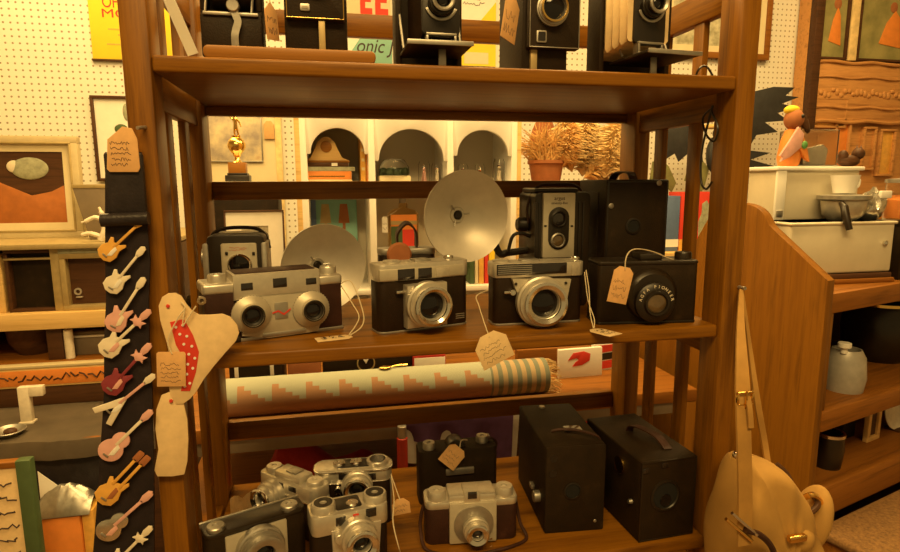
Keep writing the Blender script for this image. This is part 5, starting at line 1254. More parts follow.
# plain cut-out card hanging on the post
CY = -.012
p = W(176, 294, CY)
t = thing('cutout_card', 'cream cut-out card with red dotted patch and tag, hanging on the left post', 'card', p, 0, None, (0, 0, 0))
def CP(x, y): q = W(x, y, CY)-p; return (q.x, q.z)
up_ = [(162, 297), (168, 293.5), (175, 293), (181, 296), (186, 304), (192, 311), (199, 315), (210, 315), (222, 314), (230, 317), (237, 325), (239, 333), (236, 341), (226, 352), (214, 366), (204, 379), (196, 392), (190, 399), (183, 404), (176, 404), (170, 394), (168, 380), (170, 360), (167, 344), (160, 320), (158.5, 306)]
bd = MB().prism([CP(*q) for q in up_][::-1], 0, .003, .0004).build('upper_card', 'paper', t)
low_ = [(170, 392), (182, 398), (187, 420), (188, 440), (187, 462), (184, 475), (172, 477), (157, 477), (154, 471), (158, 450), (155, 430), (156, 410), (161, 396)]
MB().prism([CP(*q) for q in low_][::-1], .0012, .0042, .0004).build('lower_card', 'paper', t)
MB().prism([CP(*q) for q in ((170, 322), (184, 319), (193, 335), (199, 352), (196, 372), (190, 391), (181, 391), (186, 362), (176, 345))][::-1], -.0006, .001, .0002).build('red_patch', 'redink', bd)
mb = MB(); rnd = random.Random(4)
for (x, y) in ((176, 327), (183, 325), (180, 334), (187, 336), (184, 344), (192, 346), (189, 354), (195, 358), (188, 364), (193, 368), (187, 374), (190, 383), (185, 386)):
    x_, z_ = CP(x, y); mb.lathe([(0, 0), (.0016, 0), (.0016, .0005), (0, .0005)], (x_, -.0006, z_), n=10)
mb.build('white_dots', 'white', bd)
x_, z_ = CP(168, 306); MB().lathe([(0, 0), (.0022, 0), (.0018, .0012), (0, .0015)], (x_, -.0005, z_), n=12).build('rivet', 'redink', t)
x_, z_ = CP(171, 401); MB().lathe([(0, 0), (.0022, 0), (.0018, .0012), (0, .0015)], (x_, -.0, z_), n=12).build('rivet', 'redink', t)
cs = W(172, 352, CY-.004)
price_tag('buff tag with handwriting tied over the cut-out card on the left post', W(171, 352, CY-.004), (0, .06, 0), .031, .041, [smooth_path([W(172, 354, CY-.0045), W(168, 340, CY-.004), W(178, 318, CY-.004), W(185, 308, CY-.004), W(181, 302, CY-.002)]), smooth_path([W(185, 308, CY-.004), W(183, 325, CY-.004), W(192, 312, CY-.004), W(196, 306, CY-.003)])], 'paper2', 71, 5, .06)

# ============================================================ LEFT BACKGROUND
LX0, LX1 = -1.42, -.66; LY = 1.22
lz = [W(50, 244, LY).z, W(50, 313, LY).z, W(50, 362, LY).z]
us = thing('wall_shelving', 'wooden shelving along the wall left of the shelf unit', 'shelving', ((LX0+LX1)/2, LY, 0)); hw = (LX1-LX0)/2
MB().span(-hw, hw, 0, .62, lz[0]-.016, lz[0], .002).build('shelf_board', 'goldframe', us)
MB().span(-hw, hw, -.002, .62, lz[1]-.05, lz[1], .002).build('shelf_board', 'pine', us)
MB().span(-hw, hw, -.004, .62, lz[2]-.018, lz[2], .002).build('shelf_board', 'oak_x', us)
for x in (-hw+.012, hw-.012): MB().span(x-.012, x+.012, .02, .62, 0, lz[0]-.02, .002).build('side_panel', 'darkwood', us)
MB().span(-hw, hw, .60, .618, .3, lz[0]-.02).build('back_panel', 'darkwood', us)
# big framed picture leaning on the top board
t, w, h, pc = framed('framed_picture', 'large cream framed picture of a grey green form over an orange field', (-30, 79, 135, 237), 1.45, .022, 'cframe', 'cream', .028, 'darkwood', rot=(-.05, 0, 0), zb=lz[0], d=.03)
MB().frame(-w/2+.020, w/2-.020, .020, h-.020, .006, -.003, .012, .001).build('inner_frame', 'goldframe', t)
q = W(32, 180, 1.45)-Vector(t.location)
MB().prism([(-w/2+.05, .05), (w/2-.05, .05), (w/2-.052, h*.52), (w/2-.09, h*.46), (w/2-.15, h*.42), (w/2-.24, h*.55), (-w/2+.05, h*.56)], .0125, .016, .0005).build('orange_field', 'orangefield', pc)
cx_ = W(26, 168, 1.45).x-t.location.x; cz_ = W(26, 168, 1.45).z-t.location.z
MB().ball((cx_, .013, cz_), (.055, .006, .036), 24, 14).build('painted_form', 'greyg', pc)
MB().ball((cx_-.045, .013, cz_+.006), (.022, .004, .02), 18, 10).build('painted_form', 'ivory', pc)
# picture frame with white mount on the pegboard
t, w, h, pc = framed('framed_picture', 'narrow black framed white picture with a green shape, on the pegboard beside the left post', (93, 165, 96, 181), YW-.025, .012, 'darkwood', None, 0, 'white')
c = W(121, 129, YW-.02)-Vector(t.location); MB().ball((c.x, .009, c.z), (.026, .004, .020), 18, 10).build('green_shape', 'green', pc)
c = W(126, 112, YW-.02)-Vector(t.location); MB().ball((c.x, .009, c.z), (.014, .004, .034), 18, 10).build('grey_shape', 'greyg', pc)
# yellow poster
x0, x1, zt, z0 = slot(88, 184, -46, 61, YW-.012)
t = thing('wall_poster', 'yellow poster with red letters on the pegboard behind the left post', 'poster', ((x0+x1)/2, YW-.012, z0)); w, h = x1-x0, zt-z0
MB().span(-w/2, w/2, 0, .010, 0, h, .001).build('card', 'yellow', t)
wl(t, 'OF', 102, 117, 7.5, -4, 'redink'); wl(t, 'MOVIES', 102, 160, 18.5, 10, 'redink')
for i, (a, b, y) in enumerate(((108, 150, 29), (118, 160, 35), (107, 150, 44))):
    q0, q1 = W(a, y, YW-.012), W(b, y, YW-.012); MB().span(q0.x-t.location.x, q1.x-t.location.x, -.0007, .001, q0.z-z0-.003, q0.z-z0+.003).build('text_line', 'amber', t)
MB().span(-w/2-.004, w/2+.004, -.002, .011, -.004, .004, .001).build('lower_edge', 'darkwood', t)
# dark wedge box and antler on the top board
x0, x1, zt, z0 = slot(72, 112, 187, 243, 1.32)
t = thing('wedge_box', 'dark tapered box with a pale top edge beside the large framed picture', 'box', ((x0+x1)/2, 1.34, lz[0])); w = x1-x0; h = zt-lz[0]
MB().prism([(-w*.18, 0), (w*.5, 0), (w*.5, h), (-w*.5, h)], 0, .10, .002).build('body', 'greycloth', t)
MB().span(-w*.5, w*.5, -.002, .102, h-.004, h+.008, .001).build('top_edge', 'goldframe', t)
x0 = W(100, 240, 1.26).x
t = thing('antler', 'small pale antler lying against the dark tapered box', 'antler', (W(101, 243, 1.25).x, 1.25, lz[0]))
k_ = K(100, 225, 1.25)
MB().tube(smooth_path([(0, 0, .006), (4*k_, 0, 10*k_), (5*k_, .004, 22*k_), (2*k_, .008, 33*k_), (0, .01, 38*k_)]), [.010]*7+[.009]*6+[.007]*6+[.004]*6, 10).tube(smooth_path([(5*k_, .003, 24*k_), (-4*k_, 0, 27*k_), (-13*k_, -.004, 23*k_), (-17*k_, -.005, 22*k_)]), [.007]*7+[.006]*6+[.003]*6, 8).tube(smooth_path([(1*k_, 0, 6*k_), (-10*k_, -.004, 10*k_), (-18*k_, -.006, 8*k_)]), [.007]*6+[.006]*6+[.004], 8).build('tine', 'ivory', t)
# dark glazed frames on the second board
t, w, h, pc = framed('glazed_case', 'dark framed panel standing left on the shelf below the large picture', (6, 58, 250, 313), 1.25, .010, 'darkwood', None, 0, 'blacklea', zb=lz[1], d=.05)
MB().span(w/2-.014, w/2+.010, -.004, .05, 0, h+.008, .002).build('pale_edge', 'goldframe', t); MB().span(-w/2, w/2, -.002, .05, h-.03, h-.024, .001).build('top_bead', 'goldframe', t)
t, w, h, pc = framed('glazed_case', 'gilt framed dark panel standing on the shelf beside the pin covered strap', (61, 128, 253, 313), 1.24, .016, 'goldframe', None, 0, 'darkwood', zb=lz[1], d=.05)
c = W(77, 297, 1.25)-Vector(t.location); MB().lathe([(.006, 0), (.011, 0), (.011, .004), (.006, .004), (.006, 0)], (c.x, .024, c.z+.015), n=20).span(c.x-.006, c.x+.012, .016, .03, c.z-.004, c.z, .001).build('metal_ring', 'silver', t)
MB().span(-w/2, w/2, -.002, .05, h, h+.022, .002).build('green_top', 'greyg', t)
x0, x1, zt, z0 = slot(-14, 6, 256, 312, 1.26)
simple('wood_block', MB().span(-(x1-x0)/2, (x1-x0)/2, 0, .08, 0, zt-lz[1], .003), 'pine', 'pale wooden block at the left picture edge beside the dark framed panel', 'block', ((x0+x1)/2-.004, 1.25, lz[1]))
# things on the third board
x0, x1, zt, z0 = slot(-14, 46, 330, 361, 1.24)
t = thing('dark_bowl', 'low dark wooden bowl on the third shelf left', 'bowl', ((x0+x1)/2, 1.36, lz[2])); w = (x1-x0)/2; h = zt-lz[2]
MB().lathe([(0, 0), (w*.6, 0), (w*.9, h*.4), (w, h), (w*.94, h), (w*.84, h*.42), (w*.55, h*.12), (0, h*.1)], (0, 0, 0), (0, 0, 1), 44).build('bowl', 'darkwood', t)
x0, x1, zt, z0 = slot(52, 64, 327, 361, 1.23)
simple('dark_block', MB().span(-.022, .022, 0, .05, 0, zt-lz[2], .003), 'darkwood', 'dark upright block between the bowl and the white cylinder', 'block', (W(55, 345, 1.24).x, 1.24, lz[2]))
x_ = W(65, 345, 1.23).x; zt = W(65, 329, 1.23).z
t = thing('white_cylinder', 'small white candle like cylinder on the third shelf', 'candle', (x_+.004, 1.25, lz[2])); MB().cyl((0, 0, 0), (0, 0, zt-lz[2]-.006), .013).build('wax', 'ivory', t); MB().tube([(0, 0, zt-lz[2]-.007), (.001, 0, zt-lz[2])], .001, 5).build('wick', 'ink', t)
x0, x1, zt, z0 = slot(70, 125, 330, 360, 1.28)
t = thing('white_tray', 'white rimmed dark tray standing at the right of the third shelf', 'tray', ((x0+x1)/2+.01, 1.28, lz[2])); w = x1-x0; h = zt-lz[2]
MB().span(-w/2, w/2, 0, .03, 0, h*.95, .003).build('panel', 'greycloth', t); MB().span(-w/2, w/2, -.006, .002, h*.74, h*.82, .001).build('white_rim', 'white', t)
# ruler like orange board with marks in front, on the cloth covered table
TZ = W(50, 440, .90).z
tb = thing('cloth_table', 'low table under a grey brown cloth left of the shelf unit', 'table', (-1.0, .90, 0))
MB().span(-.42, .36, 0, .30, TZ-.03, TZ-.002, .004).build('tabletop', 'oak_x', tb)
for x in (-.39, .33):
    for y in (.03, .27): MB().span(x-.02, x+.02, y-.02, y+.02, 0, TZ-.03, .002).build('leg', 'darkwood', tb)
b_ = bmesh.new(); nx = 30; rowsv = []
prof_ = [(.30, 0), (.2, .001), (.1, 0), (.03, .001), (-.006, -.002), (-.012, -.020), (-.013, -.05)]
rnd = random.Random(6)
for y_, z_ in prof_:
    rowsv.append([b_.verts.new((-.43+.80*i/nx, y_-(.004*math.sin(i*.9+2)+.003*math.sin(i*2.3) if y_ < 0 else 0), TZ+z_+.0015+.0015*math.sin(i*.7+y_*30)+(0 if y_ > 0 else .003*math.sin(i*.5)))) for i in range(nx+1)])
for a, b in zip(rowsv, rowsv[1:]):
    for i in range(nx): b_.faces.new((a[i], a[i+1], b[i+1], b[i]))
bmesh.ops.solidify(b_, geom=list(b_.faces), thickness=-.0012)
MB().put(b_).build('cloth', 'greycloth', tb)
MB().span(-.41, .35, .012, .018, .05, TZ-.03, .001).build('shade_skirt', 'strapleather', tb)  # dark cloth hung down low, added to darken the shaded space under the table
x0, x1, zt, z0 = slot(-20, 122, 364, 389, 1.16)
t = thing('marked_board', 'long orange board with dark marks along the back of the cloth table', 'board', ((x0+x1)/2, 1.17, TZ+.002)); w = x1-x0; h = W(50, 367, 1.17).z-TZ-.002
hh = W(50, 386, 1.17).z-TZ-.002
MB().span(-w/2, w/2, 0, .03, 0, hh, .002).build('support_rail', 'darkwood', t)
MB().span(-w/2, w/2, -.004, .022, hh, h, .002).build('board', 'pine', t)
MB().span(-w/2+.004, w/2-.004, -.0052, -.003, hh+.006, h-.006, .001).build('orange_face', 'orange', t)
mb = MB(); rnd = random.Random(14)
for i in range(16):
    x = -w/2+w*(i+.5)/16; mb.tube([(x-.012, -.0056, (h+hh)/2+rnd.uniform(-.012, .012)), (x, -.0056, (h+hh)/2+rnd.uniform(-.012, .012)), (x+.010, -.0056, (h+hh)/2+rnd.uniform(-.012, .012))], .0026, 5)
mb.build('dark_marks', 'darkwood', t)
MB().span(-w/2, w/2, -.006, .026, h, h+.008, .001).build('pale_top', 'cframe', t)
x_ = W(30, 412, 1.02).x
t = thing('white_bracket', 'white right angled bracket standing on the grey brown cloth', 'bracket', (x_, 1.02, TZ+.003)); zt = W(30, 387, 1.02).z-TZ-.003
MB().span(-.026, .002, 0, .02, 0, zt, .002).span(.000, .036, 0, .02, zt-.028, zt, .002).build('arm', 'ivory', t)
MB().span(-.030, .006, -.004, .024, 0, .006, .001).build('foot', 'ivory', t)
x_ = W(6, 428, .94).x
t = thing('metal_dish', 'small dark metal dish at the left front of the grey brown cloth', 'dish', (x_, .95, TZ+.003))
MB().lathe([(0, 0), (.022, 0), (.04, .014), (.038, .015), (.02, .004), (0, .004)], (0, 0, 0), (0, 0, 1), 32).build('bowl', 'dull', t); MB().ball((0.004, 0, .010), (.016, .014, .009)).build('stones', 'darkwood', t)
# crate, bag and orange package below
x0, x1, zt, z0 = slot(-40, 32, 464, 560, .74)
t = thing('lettered_board', 'tall cream board with dark handwriting and a dark green edge, bottom left', 'board', ((x0+x1)/2, .70, 0), 0); w = x1-x0; h = W(10, 463, .70).z
MB().span(-w/2, w/2, 0, .02, 0, h, .002).build('panel', 'paper', t)
MB().span(w/2-.002, w/2+.028, -.004, .022, 0, h+.004, .003).build('green_edge', 'green', t); MB().span(-w/2, w/2+.002, -.003, .021, h-.012, h+.002, .001).build('wooden_top', 'oak_x', t)
mb = MB(); zz = h-.05; rnd = random.Random(19)
for i in range(9):
    mb.tube([(-w*.1+rnd.uniform(0, .02)+j*w*.045, -.001, zz+rnd.uniform(-.006, .006)) for j in range(11)], .0018, 4); zz -= .034
mb.build('handwriting', 'ink', t)
x_ = W(62, 540, .80).x
t = thing('package', 'orange package with a wrinkled grey plastic top behind the lettered board', 'package', (x_, .80, 0)); zt = W(62, 518, .80).z; z2 = W(62, 492, .80).z
MB().span(-.050, .045, 0, .08, 0, zt, .004).build('orange_wrap', 'orange', t)
b_ = bmesh.new(); g = bmesh.ops.create_grid(b_, x_segments=16, y_segments=10, size=.5); rnd = random.Random(23)
for v in b_.verts:
    x, y = v.co.x, v.co.y; v.co = Vector((x*.125+.006, .04+y*.085, zt+.004+(z2-zt)*(1-4*y*y)*(1-2.2*x*x)*.95+rnd.uniform(-.005, .005)*(abs(x) < .45 and abs(y) < .45)))
bmesh.ops.solidify(b_, geom=list(b_.faces), thickness=.001)
MB().put(b_).build('plastic_wrap', 'dull', t)
MB().span(.046, .074, .006, .07, 0, zt+.01, .004).build('amber_side', 'amber', t)
t = thing('white_card', 'white pointed card sticking up between the lettered board and the package', 'card', (W(48, 520, .87).x, .89, 0), 0); zt = W(42, 471, .89).z
MB().prism([(-.028, 0), (.030, 0), (.030, zt-.052), (-.020, zt)], 0, .002, .0004).build('sheet', 'white', t)
MB().prism([(-.028, 0), (.030, 0), (.030, .06), (-.028, .06)], -.0015, .001, .0004).build('fold', 'cream', t)
# ============================================================ RIGHT SIDE
HR = .29                                     # the hutch is turned a little
ho_ = W(828, 281, .30)
HF = Fr(ho_, ho_+Vector((math.cos(HR), math.sin(HR), 0)))
HF.o = Vector((ho_.x, ho_.y, 0)); HF.m = Matrix.Translation(HF.o)@Matrix.Rotation(HR, 4, 'Z'); HF.i = HF.m.inverted()
def HX(px, py, dx):                          # meeting point with the local plane x = dx
    c = HF.i@CAM; d = HF.i.to_3x3()@ray(px, py); return c+d*((dx-c.x)/d.x)
ht = thing('wooden_hutch', 'open brown wooden hutch with curved side panel right of the shelf unit', 'hutch', HF.o, HR)
top = HX(828, 281, 0).z
P1, P2, P3, P4 = HX(772, 229, 0), HX(762, 218, 0), HX(748, 204, 0), HX(738, 204, 0)
th = .026; DEP = HX(693, 250, 0).y; P5, P6, P7 = HX(722, 206, 0), HX(706, 220, 0), HX(695, 246, 0)
DEP2 = .60
prof_ = [(0, 0), (0, top), (P1.y*.98, P1.z)]+[(q.x, q.y) for q in bez((P1.y, P1.z, 0), (P1.y+.02, P1.z+.02, 0), (P2.y-.01, P3.z-.01, 0), (P3.y, P3.z, 0), 8)][1:]+[(q.x, q.y) for q in bez((P3.y, P3.z, 0), (P3.y+.03, P3.z+.006, 0), (P5.y-.02, P5.z+.006, 0), (P5.y, P5.z, 0), 6)][1:]+[(q.x, q.y) for q in bez((P5.y, P5.z, 0), (P6.y-.02, P5.z-.004, 0), (P6.y, P6.z, 0), (DEP, P7.z, 0), 6)][1:]+[(DEP, 1.045), (DEP+.02, 1.035), (DEP2, 1.03), (DEP2, 0)]
def side(x0):
    mb = MB(); mb.prism(prof_, x0, x0+th, .002)
    for v in mb.bm.verts: v.co = Vector((v.co.y, v.co.x, v.co.z))
    bmesh.ops.recalc_face_normals(mb.bm, faces=list(mb.bm.faces)); return mb
HWD = .78
side(0).build('side_panel', 'oak_z', ht); side(HWD).build('side_panel', 'oak_z', ht)
zA0, zA1 = HF.z(880, 305.5), HF.z(880, 287)
MB().span(th, HWD, .004, .024, zA0, zA1, .002).build('front_rail', 'oak_x', ht)
MB().span(th, HWD, .024, DEP, zA1-.018, zA1, .001).build('shelf_board', 'oak_x', ht)
zB = HF.z(850, 404)
MB().span(th, HWD, -.002, .022, zB-.045, zB, .003).build('front_rail', 'oak_x', ht)
MB().span(th, HWD, .022, DEP, zB-.018, zB-.001, .001).build('shelf_board', 'oak_x', ht)
zC1, zC0 = HF.z(865, 470), HF.z(865, 497)
MB().span(th, HWD, -.004, .020, zC0, zC1, .003).build('front_rail', 'oak_x', ht)
MB().span(th, HWD, .020, DEP, zC1-.02, zC1-.002, .001).build('shelf_board', 'oak_x', ht)
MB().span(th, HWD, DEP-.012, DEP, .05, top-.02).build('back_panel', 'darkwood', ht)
MB().span(th, th+.02, .006, .024, zB, zA0, .002).build('inner_stile', 'oak_z', ht)
zD = HF.z(870, 520, -.05)
t = thing('carpet_bench', 'low bench covered with brown carpet in front of the hutch at bottom right', 'bench', HF.m@Vector((.40, -.20, 0)), HR)
MB().span(-.36, .40, -.12, .19, 0, zD-.02, .004).build('box', 'oak_x', t); MB().span(-.37, .41, -.13, .192, zD-.022, zD, .008, 3).build('carpet', 'browncloth', t)
def inh(name, label, cat, px, pyb, dy, z, rz=0, group=None):
    q = HF.p(px, pyb, dy); return thing(name, label, cat, HF.m@Vector((q.x, dy, z)), HR+rz, group)
def hk(px, py, dy): return (HF.m@HF.p(px, py, dy)-CAM).dot(fwd)/FPX
# ---- things in the upper opening
zB2 = zB-.001
dy = .10; k_ = hk(868, 340, dy)
t = inh('black_pot', 'shiny black pot with a rim and handle inside the upper opening of the hutch', 'pot', 872, 380, .17, zB2)
MB().lathe([(0, 0), (26*k_, 0), (33*k_, 10*k_), (35*k_, 34*k_), (33*k_, 58*k_), (30*k_, 62*k_), (28*k_, 60*k_), (32*k_, 34*k_), (28*k_, 6*k_), (0, 4*k_)], (0, 0, 0), (0, 0, 1), 44).build('body', 'bakelite', t)
MB().lathe([(30*k_, 60*k_), (31.5*k_, 61*k_), (31.5*k_, 64*k_), (29*k_, 64*k_), (28.5*k_, 60*k_), (30*k_, 60*k_)], (0, 0, 0), (0, 0, 1), 44).build('brass_rim', 'gold', t)
MB().tube(smooth_path([(16*k_, -31*k_, 52*k_), (24*k_, -40*k_, 44*k_), (20*k_, -40*k_, 26*k_), (10*k_, -36*k_, 18*k_)]), 2.2*k_, 8).build('handle', 'chrome', t)
t = inh('ivory_jug', 'ivory jug with a small white spout inside the hutch beside the black pot', 'jug', 842, 398, .065, zB2)
k_ = hk(840, 370, .065)
MB().lathe([(0, 0), (17*k_, 0), (19*k_, 14*k_), (17*k_, 34*k_), (13*k_, 42*k_), (12*k_, 42*k_), (15*k_, 33*k_), (17*k_, 14*k_), (0, 3*k_)], (0, 0, 0), (0, 0, 1), 36).build('body', 'greymetal', t)
MB().cyl((-13*k_, -4*k_, 40*k_), (-13*k_, -4*k_, 47*k_), 3*k_).cyl((-13*k_, -4*k_, 46*k_), (-13*k_, -4*k_, 51*k_), 6*k_).build('spout', 'white', t)
# lower opening
zC2 = zC1-.002
t = inh('metal_cup', 'dark metal cup with a chrome rim in the lower opening of the hutch', 'cup', 826, 470, .06, zC2); k_ = hk(826, 445, .06)
MB().lathe([(0, 0), (12*k_, 0), (14*k_, 20*k_), (13*k_, 34*k_), (11.5*k_, 34*k_), (12*k_, 20*k_), (10*k_, 3*k_), (0, 3*k_)], (0, 0, 0), (0, 0, 1), 32).build('body', 'bakelite', t)
MB().lathe([(11.2*k_, 33*k_), (14*k_, 33*k_), (14*k_, 36*k_), (11.2*k_, 36*k_), (11.2*k_, 33*k_)], (0, 0, 0), (0, 0, 1), 32).build('rim', 'chrome', t)
t = inh('dark_box', 'dark box with a thin pale edge in the lower opening of the hutch', 'box', 845, 462, .12, zC2); k_ = hk(845, 440, .12)
MB().span(-9*k_, 13*k_, 0, .10, 0, 40*k_, .003).build('body', 'blacklea', t); MB().span(-9*k_, 13*k_, -.003, .01, 40*k_-.001, 41.5*k_, .0005).build('pale_edge', 'dull', t)
t = inh('small_frame', 'small pale frame leaning in the lower opening of the hutch', 'frame', 872, 458, .08, zC2); k_ = hk(872, 440, .08)
MB().frame(-13*k_, 10*k_, 0, 44*k_, 5*k_, 0, .012, .001).build('frame', 'straw', t); MB().span(-9*k_, 6*k_, .006, .010, 4*k_, 40*k_).build('picture', 'darkwood', t)
t = inh('ivory_plate', 'ivory plate standing at the right end of the lower opening of the hutch', 'plate', 897, 455, .08, zC2); k_ = hk(897, 440, .08)
MB().lathe([(0, 0), (18*k_, 0), (22*k_, .005), (22*k_, .007), (17*k_, .003), (0, .003)], (0, .02, 22*k_), (0, -1, .12), 44).build('dish', 'ivory', t); MB().span(-8*k_, 8*k_, -.008, .03, 0, 1.5*k_, .001).build('stand', 'darkwood', t)
# ---- on top of the hutch
cnr = HF.m@HX(789, 252, th+.012); YB = cnr.y
def onh(name, label, cat, px, py, dY, z): return thing(name, label, cat, (W(px, py, YB+dY).x, YB+dY, z))
def kk(px, py, dY): return K(px, py, YB+dY)
zl = W(840, 222, YB).z; zt0 = max(W(840, 274, YB).z, zA1+.02)
q0, q1 = W(789, 250, YB), W(893, 250, YB); w = q1.x-q0.x; xm = (q0.x+q1.x)/2
t = thing('flat_tray', 'flat dark wooden tray on top of the hutch under the ivory metal cabinet', 'tray', (xm+.02, YB-.01, zA1))
MB().span(-w*.44, w*.44, 0, .17, 0, (zt0-zA1)*.5, .003).build('base', 'oak_x', t); MB().span(-w*.42, w*.42, .004, .166, (zt0-zA1)*.5-.001, zt0-zA1, .002).build('tray_rim', 'darkwood', t)
t = thing('metal_cabinet', 'ivory painted metal cabinet with a raised back box, on the hutch', 'cabinet', (xm, YB, zt0))
MB().span(-w/2, w/2, 0, .20, .001, zl-zt0, .006, 3).build('lower_box', 'whitemetal', t)
MB().span(-w/2-.003, w/2+.003, -.004, .203, zl-zt0-.007, zl-zt0, .003, 3).build('lower_lid', 'whitemetal', t)
ub0, ub1 = W(776, 195, YB+.10), W(858, 195, YB+.10); zu = W(815, 169, YB+.10).z
MB().span(ub0.x-xm, ub1.x-xm, .10, .20, zl-zt0-.002, zu-zt0, .005, 3).build('upper_box', 'whitemetal', t)
MB().span(ub0.x-xm-.008, ub1.x-xm+.006, .092, .203, zu-zt0-.004, zu-zt0+.006, .003, 3).build('upper_lid', 'wpaint', t)
MB().span(ub0.x-xm-.004, ub0.x-xm+.022, .095, .102, zl-zt0, zu-zt0-.004, .001).build('front_stile', 'wpaint', t)
q = W(778, 214, YB+.095); MB().span(q.x-xm-.006, q.x-xm+.010, .091, .096, q.z-zt0-.006, q.z-zt0+.008, .001).build('hinge', 'dull', t)
q = W(884, 243, YB); MB().lathe([(0, 0), (.005, 0), (.006, .006), (0, .009)], (q.x-xm, 0, q.z-zt0), n=16).build('knob', 'chrome', t)
k_ = kk(842, 205, .045)
t = onh('saucepan', 'chrome saucepan with a black handle on the ivory metal cabinet', 'pan', 842, 218, .045, zl)
MB().lathe([(0, 0), (10*k_, 0), (15*k_, 5*k_), (16.5*k_, 13*k_), (17*k_, 17*k_), (16.2*k_, 17*k_), (15.5*k_, 13*k_), (13*k_, 4*k_), (0, 2*k_)], (0, 0, 0), (0, 0, 1), 44).build('bowl', 'silver', t)
MB().lathe([(17*k_, 16.5*k_), (20*k_, 18*k_), (20*k_, 21*k_), (0, 23*k_), (0, 17.5*k_)], (0, 0, 0), (0, 0, 1), 44).build('lid', 'dull', t)
MB().tube([(-14*k_, -12*k_, 15*k_), (-16*k_, -17*k_, 12*k_), (-16.5*k_, -20*k_, 4*k_), (-15*k_, -23*k_, -6*k_)], [2.2*k_, 3.0*k_, 3.2*k_, 2.4*k_], 12).build('handle', 'bakelite', t)
t = onh('foil_parcel', 'crumpled silver foil parcel beside the saucepan', 'parcel', 870, 218, .05, zl); k_ = kk(870, 205, .05)
rnd = random.Random(3); b_ = bmesh.new(); bmesh.ops.create_icosphere(b_, subdivisions=3, radius=1)
for v in b_.verts:
    n_ = rnd.uniform(.86, 1.1); x, y, z = v.co; v.co = Vector((x*11*k_*n_*(1-.25*z)+3*k_*z, y*9*k_*n_, max(0, (z+.85)*14*k_*n_)))
MB().put(b_).build('foil', 'foil', t)
MB().box((5*k_, -7*k_, 21*k_), (11*k_, 3*k_, 6*k_), .002, 2, None).build('paper_fold', 'white', t)
zz = zu+.006
t = onh('white_cup', 'white cup on the lid of the saucepan', 'cup', 844, 190, .045, 0); k_ = kk(844, 185, .045); t.location.z = zl+23*k_
MB().lathe([(0, 0), (8*k_, 0), (8.5*k_, 3*k_), (11*k_, 15*k_), (10.2*k_, 15*k_), (7.5*k_, 3*k_), (0, 2.5*k_)], (0, 0, 0), (0, 0, 1), 36).build('cup', 'white', t)
MB().tube(smooth_path([(10*k_, 0, 12*k_), (14.5*k_, 0, 11*k_), (13.5*k_, 0, 5.5*k_), (9*k_, 0, 5*k_)]), 1.1*k_, 8).build('handle', 'white', t)
t = onh('dark_figurine', 'small dark animal figurine at the right end of the ivory cabinet lid', 'figurine', 848, 166, .15, zz); k_ = kk(850, 165, .15)
MB().ball((0, 0, 5*k_), (10*k_, 6*k_, 5*k_)).ball((8*k_, -1*k_, 11*k_), 5*k_).ball((-6*k_, 0, 9*k_), (4*k_, 4*k_, 5*k_)).build('body', 'darkwood', t)
for x in (6, 10): MB().lathe([(0, 0), (1.6*k_, 0), (0, 4*k_)], (x*k_, -1*k_, 14.5*k_), (0, 0, 1), 10).build('ear', 'darkwood', t)
k_ = kk(888, 205, .06); r0 = 10*k_; jx = max(W(897, 215, YB+.06).x, q1.x+.012+r0)
t = thing('black_box', 'black upright box beside the ivory metal cabinet at the right picture edge', 'box', (jx+.02, YB+.01, zA1))
MB().span(-.02-r0-.004, .06, 0, .11, 0, zl-zA1-.012, .003).build('body', 'blacklea', t); MB().span(-.02-r0-.006, .062, -.002, .112, zl-zA1-.014, zl-zA1-.004, .002).build('lid', 'bakelite', t)
t = thing('orange_jar', 'glass jar of orange sweets at the right picture edge', 'jar', (jx, YB+.06, zl-.004))
MB().lathe([(0, 0), (r0, 0), (r0*1.05, 10*k_), (r0, 28*k_), (r0*.92, 32*k_), (r0*.9, 32*k_), (r0*.95, 28*k_), (r0*.98, 10*k_), (r0*.94, 2*k_), (0, 2*k_)], (0, 0, 0), (0, 0, 1), 36).build('jar_glass', 'glass', t)
MB().lathe([(0, 2.2*k_), (r0*.88, 2.2*k_), (r0*.92, 10*k_), (r0*.88, 17*k_), (r0*.4, 21*k_), (0, 20*k_)], (0, 0, 0), (0, 0, 1), 28).build('sweets', 'orange', t)
MB().lathe([(r0*.96, 31*k_), (r0*1.08, 31*k_), (r0*1.08, 34*k_), (0, 35*k_), (0, 32*k_)], (0, 0, 0), (0, 0, 1), 36).build('lid', 'dull', t)
q0, q1_ = W(800, 150, YB+.11), W(838, 150, YB+.11)
t = thing('plastic_case', 'clear plastic case with orange lining on top of the ivory cabinet', 'case', ((q0.x+q1_.x)/2, YB+.11, zz)); w = q1_.x-q0.x; h = W(815, 130, YB+.11).z-zz
mb = MB(); mb.span(-w/2, w/2, 0, .002, 0, h).span(-w/2, w/2, .068, .07, 0, h).span(-w/2, -w/2+.002, .002, .068, 0, h).span(w/2-.002, w/2, .002, .068, 0, h).span(-w/2, w/2, 0, .07, h, h+.002); mb.build('clear_walls', 'smoky', t)
MB().span(-w/2+.004, w/2-.004, .03, .066, .004, h*.42, .002).build('orange_lining', 'orange', t); MB().span(-w/2-.004, w/2+.004, -.003, .073, -.0, .004, .001).build('base', 'dull', t)
MB().prism([(-w*.3, h*.05), (w*.3, h*.05), (w*.34, h*.5), (w*.2, h*.62), (-w*.34, h*.48)], .012, .026, .002).build('grey_toy', 'greymetal', t)
t = onh('parrot_puppet', 'orange bird puppet with a brown head and green patch on the ivory cabinet', 'puppet', 788, 166, .13, zz); k_ = kk(788, 140, .13)
